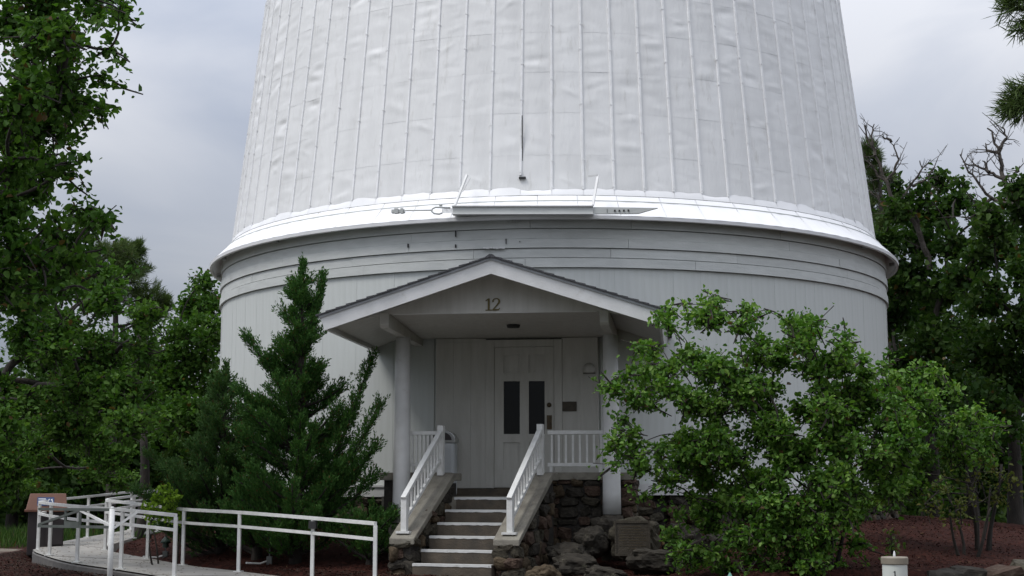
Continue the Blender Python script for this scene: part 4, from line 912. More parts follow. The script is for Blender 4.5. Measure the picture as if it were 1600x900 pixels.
# the leafy bush at right
n, _ = broadleaf('leafy_bush', 'large bright green round leaved bush at right covering the porch corner', gpt(4.35,-10.35), (4.35,-10.3,-.2), [(3.03,-10.2,2.23,0.07,0.07),(2.93,-10.99,2.22,0.08,0.07),(3.02,-10.32,2.39,0.1,0.09),(2.69,-10.23,2.17,0.12,0.05),(2.33,-10.08,2.19,0.18,0.07),(2.43,-10.85,2.01,0.17,0.07),(2.88,-10.37,2.14,0.24,0.14),(3.32,-10.92,1.96,0.19,0.11),(3.08,-10.45,2.13,0.16,0.09),(3.46,-11.01,2.04,0.1,0.06),(3.44,-10.14,2.2,0.1,0.07),(3.47,-10.03,2.26,0.12,0.08),(2.73,-10.76,1.65,0.25,0.15),(2.97,-10.92,1.56,0.17,0.1),(2.61,-9.88,1.7,0.17,0.1),(4.16,-10.31,1.97,0.18,0.13),(4.07,-10.11,2.03,0.19,0.13),(4.05,-11.25,1.74,0.16,0.11),(4.19,-10.04,2.19,0.1,0.07),(4.21,-10.43,2.07,0.08,0.06),(4.11,-10.85,1.96,0.07,0.06),(3.5,-10.65,1.61,0.28,0.15),(3.8,-10.2,1.61,0.26,0.14),(3.61,-10.16,1.82,0.24,0.13),(2.31,-10.96,1.4,0.12,0.09),(2.16,-10.35,1.75,0.18,0.13),(2.43,-10.99,1.47,0.16,0.12),(2.06,-9.87,1.53,0.17,0.1),(2.11,-10.61,1.38,0.16,0.09),(1.8,-9.96,1.43,0.16,0.09),(4.18,-10.28,1.51,0.24,0.15),(4.58,-10.49,1.51,0.22,0.14),(4.36,-10.95,1.53,0.21,0.14),(4.55,-10.6,1.61,0.1,0.08),(4.53,-11.14,1.65,0.1,0.09),(4.57,-11.15,1.69,0.1,0.08),(4.9,-10.37,1.44,0.19,0.1),(4.57,-10.83,1.51,0.18,0.09),(4.89,-10.32,1.38,0.15,0.08),(2.74,-10.89,1.03,0.32,0.17),(2.79,-10.22,1.14,0.24,0.13),(2.17,-10.22,1.43,0.21,0.12),(2.92,-10.8,1.45,0.31,0.2),(2.98,-11.08,1.45,0.29,0.18),(3.12,-10.68,1.43,0.22,0.14),(2.15,-10.54,1.01,0.16,0.1),(2.04,-11.09,1.12,0.16,0.1),(2.02,-10.97,1.07,0.17,0.11),(1.78,-11.16,1.17,0.18,0.1),(4.32,-10.47,1.1,0.25,0.13),(4.11,-10.04,0.98,0.28,0.14),(3.56,-10.95,1.25,0.23,0.12),(4.37,-11.27,0.93,0.3,0.17),(4.75,-10.37,1.2,0.31,0.18),(4.95,-10.24,1.07,0.36,0.2),(2.98,-9.88,0.7,0.27,0.14),(2.71,-10.37,0.57,0.32,0.17),(2.68,-10.75,0.4,0.23,0.12),(1.92,-10.06,0.46,0.25,0.12),(2.28,-11.06,0.46,0.18,0.08),(1.9,-10.27,0.69,0.2,0.09),(1.77,-11.11,0.53,0.18,0.11),(3.15,-10.68,0.38,0.42,0.21),(3.63,-10.56,0.71,0.44,0.22),(3.97,-10.75,0.43,0.42,0.21),(4.21,-11.07,0.52,0.34,0.17),(4.47,-11.0,0.48,0.28,0.14),(4.04,-10.14,0.38,0.29,0.15),(2.52,-10.58,0.28,0.24,0.11),(2.81,-10.41,0.4,0.34,0.15),(2.39,-10.93,0.04,0.22,0.1),(2.87,-10.23,0.11,0.38,0.19),(3.27,-10.78,-0.21,0.35,0.17),(3.32,-10.41,-0.11,0.3,0.14),(4.38,-10.04,0.04,0.38,0.19),(3.52,-9.86,0.08,0.43,0.22),(3.56,-11.19,-0.23,0.44,0.22),(5.06,-10.28,0.21,0.35,0.19),(4.61,-10.14,-0.05,0.3,0.16),(5.05,-10.95,-0.05,0.34,0.18),(2.69,-10.69,-0.15,0.13,0.07),(2.49,-10.41,-0.36,0.12,0.07),(2.83,-9.94,-0.23,0.2,0.11),(3.23,-10.68,-0.57,0.24,0.15),(2.92,-10.0,-0.47,0.25,0.15),(3.31,-10.18,-0.66,0.2,0.12),(3.64,-11.05,-0.63,0.34,0.16),(3.98,-10.0,-0.57,0.33,0.16),(3.38,-11.22,-0.57,0.29,0.14),(4.05,-11.09,-0.22,0.33,0.19),(4.38,-10.38,-0.17,0.36,0.2),(4.17,-11.22,-0.43,0.22,0.12),(5.24,-10.89,0.59,0.16,0.14),(5.19,-11.24,0.61,0.26,0.22),(5.04,-10.75,0.73,0.18,0.15),(3.93,-10.1,-0.67,0.26,0.13),(4.09,-10.02,-0.87,0.3,0.15),(4.0,-11.24,-0.64,0.22,0.11),(2.56,-11.14,1.13,0.22,0.09),(2.18,-10.05,1.28,0.15,0.06),(2.36,-11.16,1.19,0.23,0.1),(2.02,-10.85,0.21,0.18,0.08),(2.02,-11.07,0.3,0.14,0.07),(2.33,-11.1,0.22,0.14,0.07),(2.56,-11.19,-0.78,0.15,0.12),(2.44,-10.33,-0.61,0.13,0.11),(2.63,-10.18,-0.81,0.13,0.11),(2.63,-10.26,-0.93,0.15,0.08),(2.75,-10.04,-0.85,0.18,0.1),(2.6,-10.3,-0.8,0.12,0.07),(2.96,-10.68,-0.86,0.24,0.1),(3.1,-10.35,-1.06,0.25,0.1),(3.47,-9.89,-0.91,0.24,0.1),(4.15,-10.4,-0.91,0.28,0.09),(3.67,-10.92,-1.05,0.34,0.11),(4.1,-11.21,-0.93,0.34,0.11),(4.54,-10.02,-1.01,0.17,0.09),(4.7,-10.52,-0.73,0.19,0.1),(4.21,-10.81,-0.78,0.26,0.14),(3.73,-10.41,-0.52,0.4,0.19),(3.68,-10.48,-0.42,0.39,0.19),(3.42,-10.52,-0.19,0.26,0.13),(4.2,-9.8,-0.48,0.32,0.18),(4.41,-9.82,-0.74,0.22,0.12),(4.1,-9.79,-0.76,0.3,0.17),(3.03,-9.73,-0.2,0.23,0.14),(2.8,-9.73,-0.34,0.21,0.13),(3.14,-9.73,-0.09,0.23,0.14),(3.31,-9.94,1.07,0.22,0.15),(3.73,-9.96,0.94,0.21,0.14),(3.6,-9.95,1.01,0.22,0.15),(4.04,-9.78,0.48,0.21,0.12),(3.98,-9.78,0.39,0.31,0.18),(3.83,-9.77,0.48,0.33,0.19),(4.25,-10.1,1.0,0.23,0.14),(4.66,-10.14,0.79,0.25,0.15),(4.51,-10.13,1.15,0.21,0.13),(3.62,-9.96,1.26,0.14,0.09),(3.75,-9.96,1.26,0.15,0.1),(3.71,-9.96,1.27,0.17,0.11),(2.62,-9.93,0.39,0.18,0.11),(2.7,-9.93,0.34,0.2,0.13),(2.56,-9.93,0.59,0.24,0.15),(4.52,-11.25,-0.35,0.15,0.1),(4.49,-10.84,-0.39,0.21,0.13),(4.63,-10.77,-0.34,0.21,0.13),(5.11,-11.13,1.06,0.15,0.09),(5.28,-10.19,0.91,0.24,0.15),(5.23,-10.83,0.77,0.16,0.1),(3.85,-10.34,1.65,0.09,0.06),(3.83,-10.27,1.75,0.12,0.09),(3.92,-10.23,1.77,0.14,0.1),(4.29,-10.3,1.93,0.12,0.09),(4.2,-10.25,1.77,0.09,0.07),(4.14,-10.94,1.77,0.13,0.1),(2.99,-11.03,1.0,0.24,0.13),(3.4,-11.05,1.12,0.22,0.12),(3.2,-11.04,1.11,0.21,0.11),(3.05,-11.13,0.41,0.24,0.12),(2.87,-11.13,0.51,0.19,0.09),(3.04,-11.13,0.61,0.19,0.1),(3.77,-11.07,0.62,0.23,0.13),(3.65,-11.06,0.72,0.26,0.15),(3.76,-11.07,0.7,0.25,0.14),(3.8,-11.07,0.32,0.21,0.12),(3.69,-11.06,0.08,0.26,0.15),(4.18,-11.1,0.08,0.23,0.13),(3.21,-10.84,1.25,0.21,0.12),(3.29,-10.84,1.25,0.17,0.1),(3.38,-10.85,1.38,0.15,0.09),(4.3,-11.01,0.78,0.17,0.1),(4.45,-11.03,0.66,0.17,0.1),(4.39,-11.02,0.76,0.18,0.11),(2.67,-10.93,0.99,0.11,0.08),(2.98,-10.93,0.84,0.14,0.1),(3.02,-10.93,0.94,0.14,0.09),(1.59,-9.88,1.29,0.1,0.06),(1.67,-11.03,0.53,0.1,0.06),(2.38,-9.94,2.36,0.12,0.07),(2.97,-10.03,2.49,0.08,0.08),(3.45,-10.05,2.29,0.14,0.06),(3.89,-11.2,2.02,0.11,0.08),(4.2,-11.18,1.97,0.08,0.06),(4.69,-10.21,1.94,0.07,0.08),(4.85,-10.71,1.57,0.15,0.07),(2.06,-10.71,1.76,0.13,0.08),(1.81,-9.86,0.9,0.14,0.07),(1.74,-11.19,0.25,0.11,0.06),(5.24,-10.68,1.33,0.17,0.08),(2.07,-10.61,-0.1,0.11,0.07),(5.01,-11.22,1.45,0.13,0.06),(5.31,-10.88,0.86,0.16,0.09),(5.35,-10.45,1.01,0.18,0.1),(5.46,-10.22,0.98,0.15,0.09),(4.68,-11.32,0.54,0.15,0.09),(5.01,-10.66,0.5,0.2,0.12),(4.95,-11.26,0.43,0.23,0.14),(4.61,-10.22,0.09,0.24,0.14),(4.44,-11.21,0.17,0.24,0.14),(4.43,-11.28,-0.03,0.24,0.14),(5.21,-10.88,0.32,0.21,0.14),(5.18,-10.39,0.47,0.22,0.14),(5.14,-10.97,0.28,0.16,0.1),(4.46,-11.15,0.7,0.18,0.1),(4.71,-10.24,0.97,0.19,0.1),(4.84,-10.24,0.85,0.19,0.11),(4.33,-10.11,1.44,0.15,0.1),(4.37,-10.89,1.18,0.16,0.1),(4.28,-10.71,1.22,0.15,0.1),(4.55,-10.99,-0.13,0.15,0.08),(4.54,-10.55,-0.12,0.16,0.09),(4.64,-10.88,-0.02,0.18,0.1)], .066, LF['bush'], dens=300, trunk_r=.026, tw=.30, per=15, cat='bush', multi=6, flat=.6, shell=.62, arch=.16); TOT += n
n, _ = broadleaf('leafy_bush', 'farther green bush with small leaves at the right edge of the drum', gpt(6.9,-7.0), (6.9,-7.0,.0), [(6.19,-6.95,1.51,0.2,0.09),(5.97,-6.92,1.61,0.22,0.1),(6.17,-6.92,1.73,0.28,0.12),(6.46,-7.88,1.41,0.16,0.08),(6.15,-6.87,1.47,0.27,0.13),(6.23,-7.16,1.29,0.26,0.13),(5.22,-7.96,1.39,0.33,0.17),(5.8,-8.15,1.24,0.27,0.14),(5.47,-8.11,1.38,0.22,0.11),(6.17,-7.01,1.02,0.28,0.14),(5.88,-7.79,1.1,0.27,0.13),(5.89,-8.02,1.18,0.31,0.15),(6.75,-7.33,1.0,0.26,0.12),(6.88,-7.81,0.92,0.18,0.08),(6.46,-8.18,0.94,0.17,0.08),(6.9,-8.12,0.78,0.13,0.08),(6.94,-7.53,0.83,0.14,0.09),(6.88,-8.1,0.69,0.12,0.08),(6.41,-7.84,0.71,0.32,0.15),(6.7,-7.18,0.57,0.28,0.13),(6.42,-7.55,0.45,0.27,0.12),(5.63,-7.63,0.46,0.36,0.18),(5.99,-7.44,0.43,0.33,0.17),(5.66,-8.12,0.64,0.3,0.15),(6.04,-7.59,-0.18,0.2,0.09),(5.85,-7.5,0.09,0.29,0.13),(6.17,-7.93,-0.11,0.27,0.12),(6.76,-8.17,0.44,0.16,0.08),(7.04,-6.94,0.38,0.17,0.09),(6.65,-7.5,0.38,0.16,0.08),(5.19,-7.75,-0.19,0.24,0.11),(5.7,-7.18,-0.18,0.23,0.11),(5.56,-6.82,-0.13,0.24,0.11),(6.9,-8.35,0.79,0.11,0.08),(6.7,-8.31,1.04,0.13,0.08),(6.25,-8.02,1.6,0.15,0.08),(4.94,-6.91,0.4,0.21,0.14),(4.92,-7.8,0.52,0.22,0.14),(5.11,-6.95,0.61,0.22,0.14),(5.8,-7.08,0.12,0.28,0.14),(5.37,-7.24,0.27,0.27,0.14),(5.66,-7.8,0.02,0.22,0.11)], .072, LF['bush'], dens=230, trunk_r=.036, tw=.34, per=15, cat='bush', multi=4, shell=.55, arch=.12); TOT += n
n, _ = broadleaf('young_tree', 'sparse olive leaved young tree standing in the right mulch bed', gpt(6.504,-7.996), (6.55,-8.0,-.3), [(6.17,-8.38,-0.02,0.41,0.24),(6.8,-7.63,0.12,0.43,0.23),(7.02,-7.78,-0.16,0.35,0.23),(6.39,-8.27,-0.33,0.43,0.21),(6.02,-7.92,-0.29,0.25,0.17),(6.8,-8.12,0.34,0.29,0.11),(7.13,-7.94,0.16,0.23,0.15)], .06, LF['sap'], dens=60, trunk_r=.026, tw=.34, per=10, multi=4); TOT += n
# oaks at left
n, _ = broadleaf('oak_tree', 'near oak at the top left with leafy twigs against the sky', (-5.2,-15.9,-1.6), (-5.3,-15.8,1.6), [(-3.16,-16.87,4.08,0.29,0.16),(-3.67,-16.57,4.38,0.33,0.18),(-3.25,-16.84,4.5,0.4,0.22),(-3.35,-15.44,4.77,0.15,0.09),(-3.77,-15.55,4.74,0.23,0.14),(-2.78,-17.43,3.93,0.2,0.12),(-2.76,-16.94,4.42,0.14,0.09),(-2.62,-16.55,4.47,0.12,0.07),(-3.39,-15.16,5.06,0.11,0.07),(-3.46,-15.72,4.26,0.15,0.1),(-3.11,-16.73,4.04,0.14,0.1),(-2.96,-17.0,4.02,0.16,0.11),(-3.35,-15.96,3.74,0.19,0.08),(-3.34,-15.53,3.81,0.14,0.06),(-3.68,-15.43,3.87,0.13,0.05),(-3.13,-16.73,3.59,0.34,0.23),(-3.87,-15.65,3.99,0.4,0.26),(-3.5,-15.99,3.54,0.34,0.22),(-3.6,-16.58,3.25,0.28,0.15),(-3.99,-15.43,3.37,0.26,0.14),(-3.35,-17.12,2.84,0.22,0.11),(-3.63,-15.95,3.05,0.2,0.09),(-2.83,-17.28,2.72,0.16,0.08),(-3.03,-17.14,2.87,0.15,0.07),(-3.86,-15.57,2.31,0.25,0.14),(-3.36,-17.19,2.43,0.31,0.18),(-3.51,-15.8,2.38,0.33,0.19),(-3.14,-16.06,2.62,0.17,0.08),(-3.33,-15.51,2.65,0.18,0.08),(-3.14,-16.67,2.44,0.16,0.07),(-3.3,-16.82,2.03,0.21,0.11),(-2.92,-16.77,2.04,0.2,0.1),(-3.63,-15.58,2.29,0.22,0.11),(-3.01,-15.99,2.54,0.09,0.05),(-4.42,-15.73,1.75,0.39,0.15),(-4.23,-15.81,1.9,0.42,0.16),(-3.3,-17.36,1.74,0.36,0.14),(-4.16,-16.69,3.66,0.32,0.37),(-4.03,-17.84,3.7,0.28,0.32),(-3.59,-17.78,3.1,0.23,0.27),(-3.45,-17.61,1.9,0.34,0.38),(-4.3,-15.9,2.34,0.29,0.32),(-4.8,-16.39,2.95,0.25,0.28),(-4.61,-16.17,4.93,0.34,0.21),(-4.0,-17.17,4.57,0.29,0.18),(-4.2,-16.53,4.75,0.23,0.15),(-3.08,-15.56,4.73,0.09,0.08),(-2.74,-16.47,4.07,0.07,0.05),(-2.97,-16.06,3.63,0.08,0.04),(-2.66,-16.84,3.7,0.07,0.05),(-2.69,-17.22,2.82,0.08,0.05),(-2.62,-16.71,2.43,0.06,0.04),(-3.85,-15.62,2.9,0.19,0.11),(-3.64,-16.38,2.89,0.19,0.11),(-4.04,-15.61,3.01,0.21,0.12),(-3.14,-16.43,1.98,0.16,0.1),(-3.09,-16.89,1.8,0.17,0.1),(-3.9,-15.91,2.21,0.16,0.1),(-4.14,-15.92,3.51,0.25,0.18),(-3.1,-17.59,3.25,0.21,0.15),(-3.67,-16.12,3.53,0.27,0.19),(-2.88,-17.28,4.07,0.16,0.09),(-3.04,-17.29,3.99,0.2,0.12),(-3.84,-15.62,4.43,0.17,0.09),(-3.05,-17.5,3.45,0.23,0.13),(-2.98,-16.93,3.65,0.18,0.1),(-4.07,-15.46,4.38,0.22,0.12),(-3.66,-16.78,2.01,0.21,0.14),(-3.16,-17.35,2.12,0.21,0.14),(-3.06,-17.16,1.98,0.2,0.13),(-2.95,-16.92,1.78,0.17,0.1),(-3.32,-15.76,1.92,0.15,0.09),(-2.91,-17.26,1.64,0.13,0.08),(-3.4,-15.36,2.31,0.13,0.09)], .072, LF['oak'], dens=290, trunk_r=.085, tw=.34, per=17); TOT += n
n, _ = broadleaf('oak_tree', 'broad mid green oak filling the left side behind the ramp', (-11.0,-4.8,-1.35), (-10.6,-5.2,.8), [(-6.18,-9.83,1.9,0.33,0.21),(-7.06,-8.83,2.26,0.38,0.24),(-5.82,-9.11,3.02,0.35,0.22),(-5.99,-8.59,2.9,0.24,0.15),(-6.91,-9.85,2.87,0.43,0.21),(-7.12,-8.91,2.73,0.44,0.21),(-5.34,-10.0,2.57,0.3,0.2),(-5.07,-9.12,2.5,0.26,0.18),(-5.86,-7.28,2.35,0.15,0.12),(-5.75,-7.53,2.14,0.14,0.11),(-6.27,-9.6,2.14,0.41,0.21),(-6.89,-8.06,2.46,0.5,0.26),(-5.36,-9.2,1.44,0.32,0.22),(-5.75,-7.33,1.45,0.24,0.16),(-7.17,-8.57,1.22,0.44,0.21),(-6.04,-9.13,1.4,0.61,0.28),(-5.48,-9.43,1.16,0.5,0.24),(-4.99,-10.03,0.82,0.43,0.2),(-5.75,-7.52,1.23,0.2,0.14),(-4.75,-9.84,0.96,0.15,0.1),(-10.11,-1.92,0.65,0.55,0.26),(-10.37,-2.04,0.88,0.74,0.35),(-8.7,-1.3,0.57,0.6,0.32),(-9.11,-1.47,1.0,0.56,0.3),(-7.84,-8.64,1.09,0.34,0.43),(-8.39,-8.44,2.42,0.49,0.62),(-7.15,-9.13,0.2,0.5,0.42),(-6.77,-10.28,0.78,0.48,0.41),(-7.5,-6.77,1.55,0.49,0.26),(-8.22,-7.11,1.55,0.48,0.25),(-7.76,-6.89,2.22,0.54,0.33),(-6.92,-6.52,2.28,0.5,0.31),(-6.71,-6.43,2.0,0.43,0.24),(-7.09,-6.59,1.81,0.35,0.2),(-12.84,2.32,-0.06,0.72,0.28),(-12.61,2.43,0.06,0.69,0.26),(-9.24,0.63,0.16,0.41,0.21),(-9.79,0.41,0.37,0.39,0.2),(-7.43,-6.74,0.93,0.35,0.21),(-7.23,-6.65,0.97,0.5,0.3),(-6.69,-6.96,3.27,0.18,0.12),(-7.1,-7.14,3.52,0.16,0.11),(-6.57,-6.91,3.25,0.25,0.16),(-6.52,-6.89,3.26,0.23,0.15),(-5.77,-7.67,2.65,0.16,0.11),(-5.69,-7.64,2.54,0.17,0.12),(-6.39,-7.92,2.9,0.26,0.13),(-6.42,-7.94,2.83,0.27,0.14),(-7.4,-6.18,3.35,0.19,0.12),(-7.56,-6.25,3.21,0.21,0.13),(-5.73,-7.66,2.13,0.09,0.08),(-5.69,-7.64,1.97,0.14,0.12),(-7.8,-7.46,3.04,0.33,0.22),(-7.63,-7.38,2.88,0.38,0.26)], .08, LF['oak'], dens=290, trunk_r=.12, tw=.42, per=17); TOT += n
n, _ = broadleaf('oak_tree', 'oak growing tight behind the left edge of the drum', (-10.3,4.6,-1.3), (-10.3,4.6,1.2), [(-8.75,4.14,4.85,0.34,0.22),(-9.14,5.81,4.57,0.49,0.41),(-9.48,5.48,4.38,0.52,0.45),(-9.35,4.24,3.6,0.63,0.44),(-8.89,5.0,3.68,0.57,0.57),(-9.2,4.78,3.03,0.8,0.51),(-9.78,5.09,2.43,0.81,0.58),(-8.93,5.73,2.47,0.65,0.42),(-9.02,3.94,1.59,0.93,0.62),(-8.27,4.03,1.45,0.77,0.62),(-10.23,5.4,3.09,0.49,0.49)], .12, LF['oak'], dens=140, trunk_r=.12, tw=.5, per=15); TOT += n
BGL = [[(-17.62,13.38,2.27,1.67,1.25),(-17.77,13.02,0.51,1.45,1.04),(-16.37,12.56,1.07,1.01,1.01),(-16.44,11.99,-0.26,1.4,0.6),(-18.29,11.93,1.44,1.22,1.63)],[(-15.51,14.17,2.7,1.46,1.25),(-16.82,15.94,1.16,1.3,1.09),(-15.43,16.24,1.16,1.19,0.97),(-15.54,14.55,-0.27,1.47,0.73)],[(-14.83,19.22,2.55,1.37,1.37),(-15.38,19.0,1.23,1.37,1.14),(-13.29,16.9,0.97,1.19,0.97),(-14.05,16.73,-0.38,1.51,0.76)],[(-11.41,14.94,2.12,1.23,1.13),(-11.46,15.88,0.74,1.25,1.04),(-11.65,15.28,-0.47,1.24,0.62)],[(-16.75,20.47,4.45,1.18,1.18),(-19.01,19.09,4.36,1.4,1.4),(-16.57,21.05,-0.08,1.19,0.95)]]
labs = ['dark tree at far left behind the recycling bin','dark tree behind the climbing ramp handrail','dark tree left of the drum behind the ramp','dark shaded tree close beside the left drum wall','tall dim tree farthest back at left']
for l, lab in zip(BGL, labs):
    cx_ = sum(q[0] for q in l)/len(l); cy_ = sum(q[1] for q in l)/len(l)
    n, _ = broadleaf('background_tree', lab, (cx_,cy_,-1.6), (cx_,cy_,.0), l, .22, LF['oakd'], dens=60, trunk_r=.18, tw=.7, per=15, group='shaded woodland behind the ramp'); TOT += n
BGR = [[(9.11,7.32,6.77,0.49,0.46),(8.59,7.14,6.1,0.82,0.49),(9.15,6.02,5.74,0.57,0.54),(7.79,5.76,6.5,0.44,0.31),(8.14,6.47,5.05,0.88,0.61),(8.95,6.01,4.66,0.79,0.47),(7.93,7.33,4.21,0.82,0.65),(8.57,5.77,3.41,0.94,0.66),(7.91,6.4,2.86,0.96,0.72),(8.96,6.55,2.4,0.8,0.64),(7.9,7.71,1.7,0.83,0.83),(7.57,6.54,5.86,0.57,0.64),(8.4,5.73,6.95,0.31,0.25),(9.52,6.97,7.02,0.36,0.29),(7.37,6.91,5.12,0.48,0.58),(9.64,5.4,6.24,0.41,0.34),(8.24,7.66,7.02,0.5,0.43),(9.21,7.72,7.58,0.37,0.3),(7.98,7.4,7.55,0.26,0.23),(8.68,7.57,6.58,0.49,0.4),(9.28,5.66,7.15,0.22,0.19)],[(9.85,1.93,5.73,0.42,0.45),(9.98,4.09,5.41,0.6,0.51),(9.31,3.98,5.11,0.51,0.39),(10.0,2.26,4.55,0.72,0.57),(9.38,3.14,4.12,0.73,0.44),(9.96,2.87,3.39,0.87,0.58),(9.29,3.64,2.91,0.89,0.59),(10.13,3.88,2.21,0.9,0.75),(8.9,2.01,1.56,0.85,0.7),(10.31,1.49,4.03,0.84,1.26),(10.08,4.03,6.42,0.3,0.21),(9.52,2.92,5.5,0.49,0.35),(8.89,4.06,4.69,0.54,0.39),(9.66,1.56,6.21,0.34,0.28),(9.35,2.99,5.87,0.35,0.29)],[(9.47,9.63,1.28,1.05,0.87),(10.69,9.36,0.94,1.05,1.05),(8.08,7.12,0.42,0.98,0.81),(10.97,6.65,0.27,0.81,0.98),(9.97,9.16,-0.04,1.04,0.69)],[(8.34,13.7,5.14,0.77,0.96),(8.6,14.59,3.72,0.98,0.98),(8.56,14.07,1.99,0.97,0.97),(9.76,14.59,5.23,0.98,1.18),(11.17,14.4,4.43,1.18,1.18),(11.11,12.7,2.45,1.51,1.32)]]
labs = ['oak with bare top branches right of the dome','dense oak at the right frame edge with dead snag above','lower dark tree behind the right bushes','dark tree filling the gap behind the right drum edge']
for l, lab in zip(BGR, labs):
    cx_ = sum(q[0] for q in l)/len(l); cy_ = sum(q[1] for q in l)/len(l)
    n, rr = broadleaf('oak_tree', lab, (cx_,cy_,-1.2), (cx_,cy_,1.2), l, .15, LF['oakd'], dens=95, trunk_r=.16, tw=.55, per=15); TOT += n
    if lab.startswith('oak with'): dead_a = rr
    if lab.startswith('dense oak'): dead_b = rr
def dead(root, L_, r0):
    mb = MB(); B = root.location
    for q, P in enumerate(L_):
        P = [Vector(p)-B for p in P]; r = r0 if q == 0 else r0*.5
        R_ = resample(P, len(P)*3); R_ = [p+Vector(unit(1)[0])*.03 for p in R_]
        mb.tube(R_, [r*(1-.85*i/(len(R_)-1))+.006 for i in range(len(R_))], 6)
        for i in range(2, len(R_)-1):
            for _ in range(1):
                d = ((R_[i+1]-R_[i-1]).normalized()*.6+Vector(unit(1)[0])); d.y *= .6; l = random.uniform(.15,.55)
                p1 = R_[i]+d*l; mb.tube([R_[i], R_[i]+d*l*.5+Vector(unit(1)[0])*.05, p1], [.014,.009,.005], 4, False)
                for _ in range(2): mb.tube([R_[i]+d*l*.6, R_[i]+d*l*.6+(d*.4+Vector(unit(1)[0])*.6)*l*.6], [.007,.004], 3, False)
    mb.build('dead_branches', M['deadwood'], root)
dead(dead_a, [[(8.57,5.86,5.11),(8.38,5.89,5.81),(8.18,5.92,6.29),(7.82,5.98,6.7),(7.62,6.01,7.26),(7.39,6.04,7.91),(7.17,6.07,8.56),(7.14,6.07,8.72)],[(7.62,6.01,7.26),(7.86,5.97,7.61),(7.9,5.97,7.96),(7.76,5.99,8.25)],[(7.82,5.98,6.7),(8.21,5.92,7.15),(8.44,5.88,7.58),(8.39,5.89,7.77)],[(8.18,5.92,6.29),(7.82,5.98,6.46),(7.46,6.03,6.8),(7.24,6.06,7.04)],[(7.39,6.04,7.91),(7.31,6.05,8.39),(7.38,6.04,8.71)],[(8.38,5.89,5.81),(8.29,5.9,6.52),(8.6,5.85,6.97),(8.56,5.86,7.44)],[(7.62,6.01,7.26),(7.43,6.04,7.43),(7.19,6.07,7.84)],[(8.21,5.92,7.15),(8.55,5.86,7.29),(8.73,5.83,7.56)],[(7.76,5.99,8.25),(7.55,6.02,8.43)]], .075); dead(dead_b, [[(9.9,3.04,5.66),(9.85,3.05,6.09),(9.72,3.08,6.67),(9.64,3.1,7.25),(9.55,3.12,7.62),(9.46,3.14,7.85)],[(9.72,3.08,6.67),(10.01,3.02,6.79)],[(9.64,3.1,7.25),(9.81,3.06,7.6),(9.77,3.07,7.82)],[(9.72,3.08,6.67),(9.42,3.15,6.84),(9.23,3.19,6.96),(8.9,3.25,7.09)],[(9.64,3.1,7.25),(9.44,3.14,7.34),(9.36,3.16,7.49)],[(9.85,3.05,6.09),(9.47,3.14,6.26),(9.15,3.2,6.71),(8.97,3.24,6.98),(8.85,3.26,7.31)],[(9.42,3.15,6.84),(9.3,3.17,7.13)],[(10.01,3.02,6.79),(10.04,3.01,6.91)],[(9.47,3.14,6.26),(9.19,3.2,5.99),(8.85,3.26,5.79)]], .08)

# pines: radial needle tufts
def pine(name, label, base, top, lobes, r_t, needle=.16, ntuft=14, trunk_r=.18, extra=()):
    root = thing(name, label, 'tree', base); B = Vector(base); T = Vector(top)-B
    wood = MB().tube(curve((0,0,-.2), T, 0, 8, .015), [trunk_r*(1.1-.1*i) for i in range(9)], 8)
    Cs, Ds, Vr = [], [], []
    def tuft(p, d, nn=26, k=1):
        u = unit(nn)*.9+np.array(d)*.8; u /= np.linalg.norm(u, axis=1)[:,None]
        Cs.append(np.repeat(np.array(p)[None], nn, 0)+RNG.normal(0,.03,(nn,3))); Ds.append(u); Vr.append(np.clip(RNG.normal(.5,.2,nn),0,1))
    for (x,y,z,rx,rz) in lobes:
        c = Vector((x,y,z))-B; s0 = T*min(.98,max(.2,(c.z-.5*abs(c.x-T.x))/T.z)); wood.tube(curve(s0, c, -.05, 4, .05), [.05,.04,.03,.02,.012], 5)
        for k in range(int(ntuft*(1+rx*rz*3))):
            e = Vector(unit(1)[0])*random.random()**.4; tip = c+Vector((e.x*rx,e.y*(rx+rz)/2,e.z*rz)); wood.tube([c.lerp(tip,.2), tip], [.014,.007], 4, False)
            d = (tip-c).normalized()+Vector((0,0,.6)); tuft(tip, d); tuft(c.lerp(tip,.75), d)
    for P in extra:
        P = [Vector(p)-B for p in P]; wood.tube(P, [.05*(1-.7*i/(len(P)-1)) for i in range(len(P))], 6)
        R_ = resample(P, 12)
        for i in range(4, 12): 
            d = (R_[i]-R_[i-1]).normalized()
            for _ in range(3): tuft(R_[i]+Vector(unit(1)[0])*.03, d, 22)
    C_ = np.concatenate(Cs); D_ = np.concatenate(Ds); V_ = np.concatenate(Vr); n = len(C_)
    wood.build('trunk', M['bark'], root, smooth=True)
    leaves('crown', C_, D_, unit(n), needle*RNG.uniform(.7,1.2,n), np.full(n,needle*.035), LF['pine'], root, V_, six=False); return n
P_ = [(-11.63,5.51,5.79,0.63,0.36),(-11.6,6.75,5.57,0.48,0.34),(-12.37,6.29,5.68,0.48,0.41),(-11.53,5.76,5.09,1.0,0.47),(-10.69,6.5,4.51,0.27,0.37),(-11.04,6.29,4.66,0.64,0.47),(-11.71,6.37,5.85,0.2,0.44),(-11.43,6.72,6.07,0.14,0.2)]
TOT += pine('pine_tree', 'pine with light green needle tufts rising behind the left oak', (-11.6,6.0,-1.3), (-11.8,6.05,6.2), P_, 1, .2, 30, .14)
P_ = [(8.05,12.14,9.29,0.3,0.48),(8.3,12.83,8.68,0.45,0.56),(8.12,12.77,7.82,0.52,0.45),(8.48,12.2,7.34,0.44,0.41),(8.31,12.47,6.65,0.56,0.52),(8.54,12.39,5.9,0.48,0.41)]
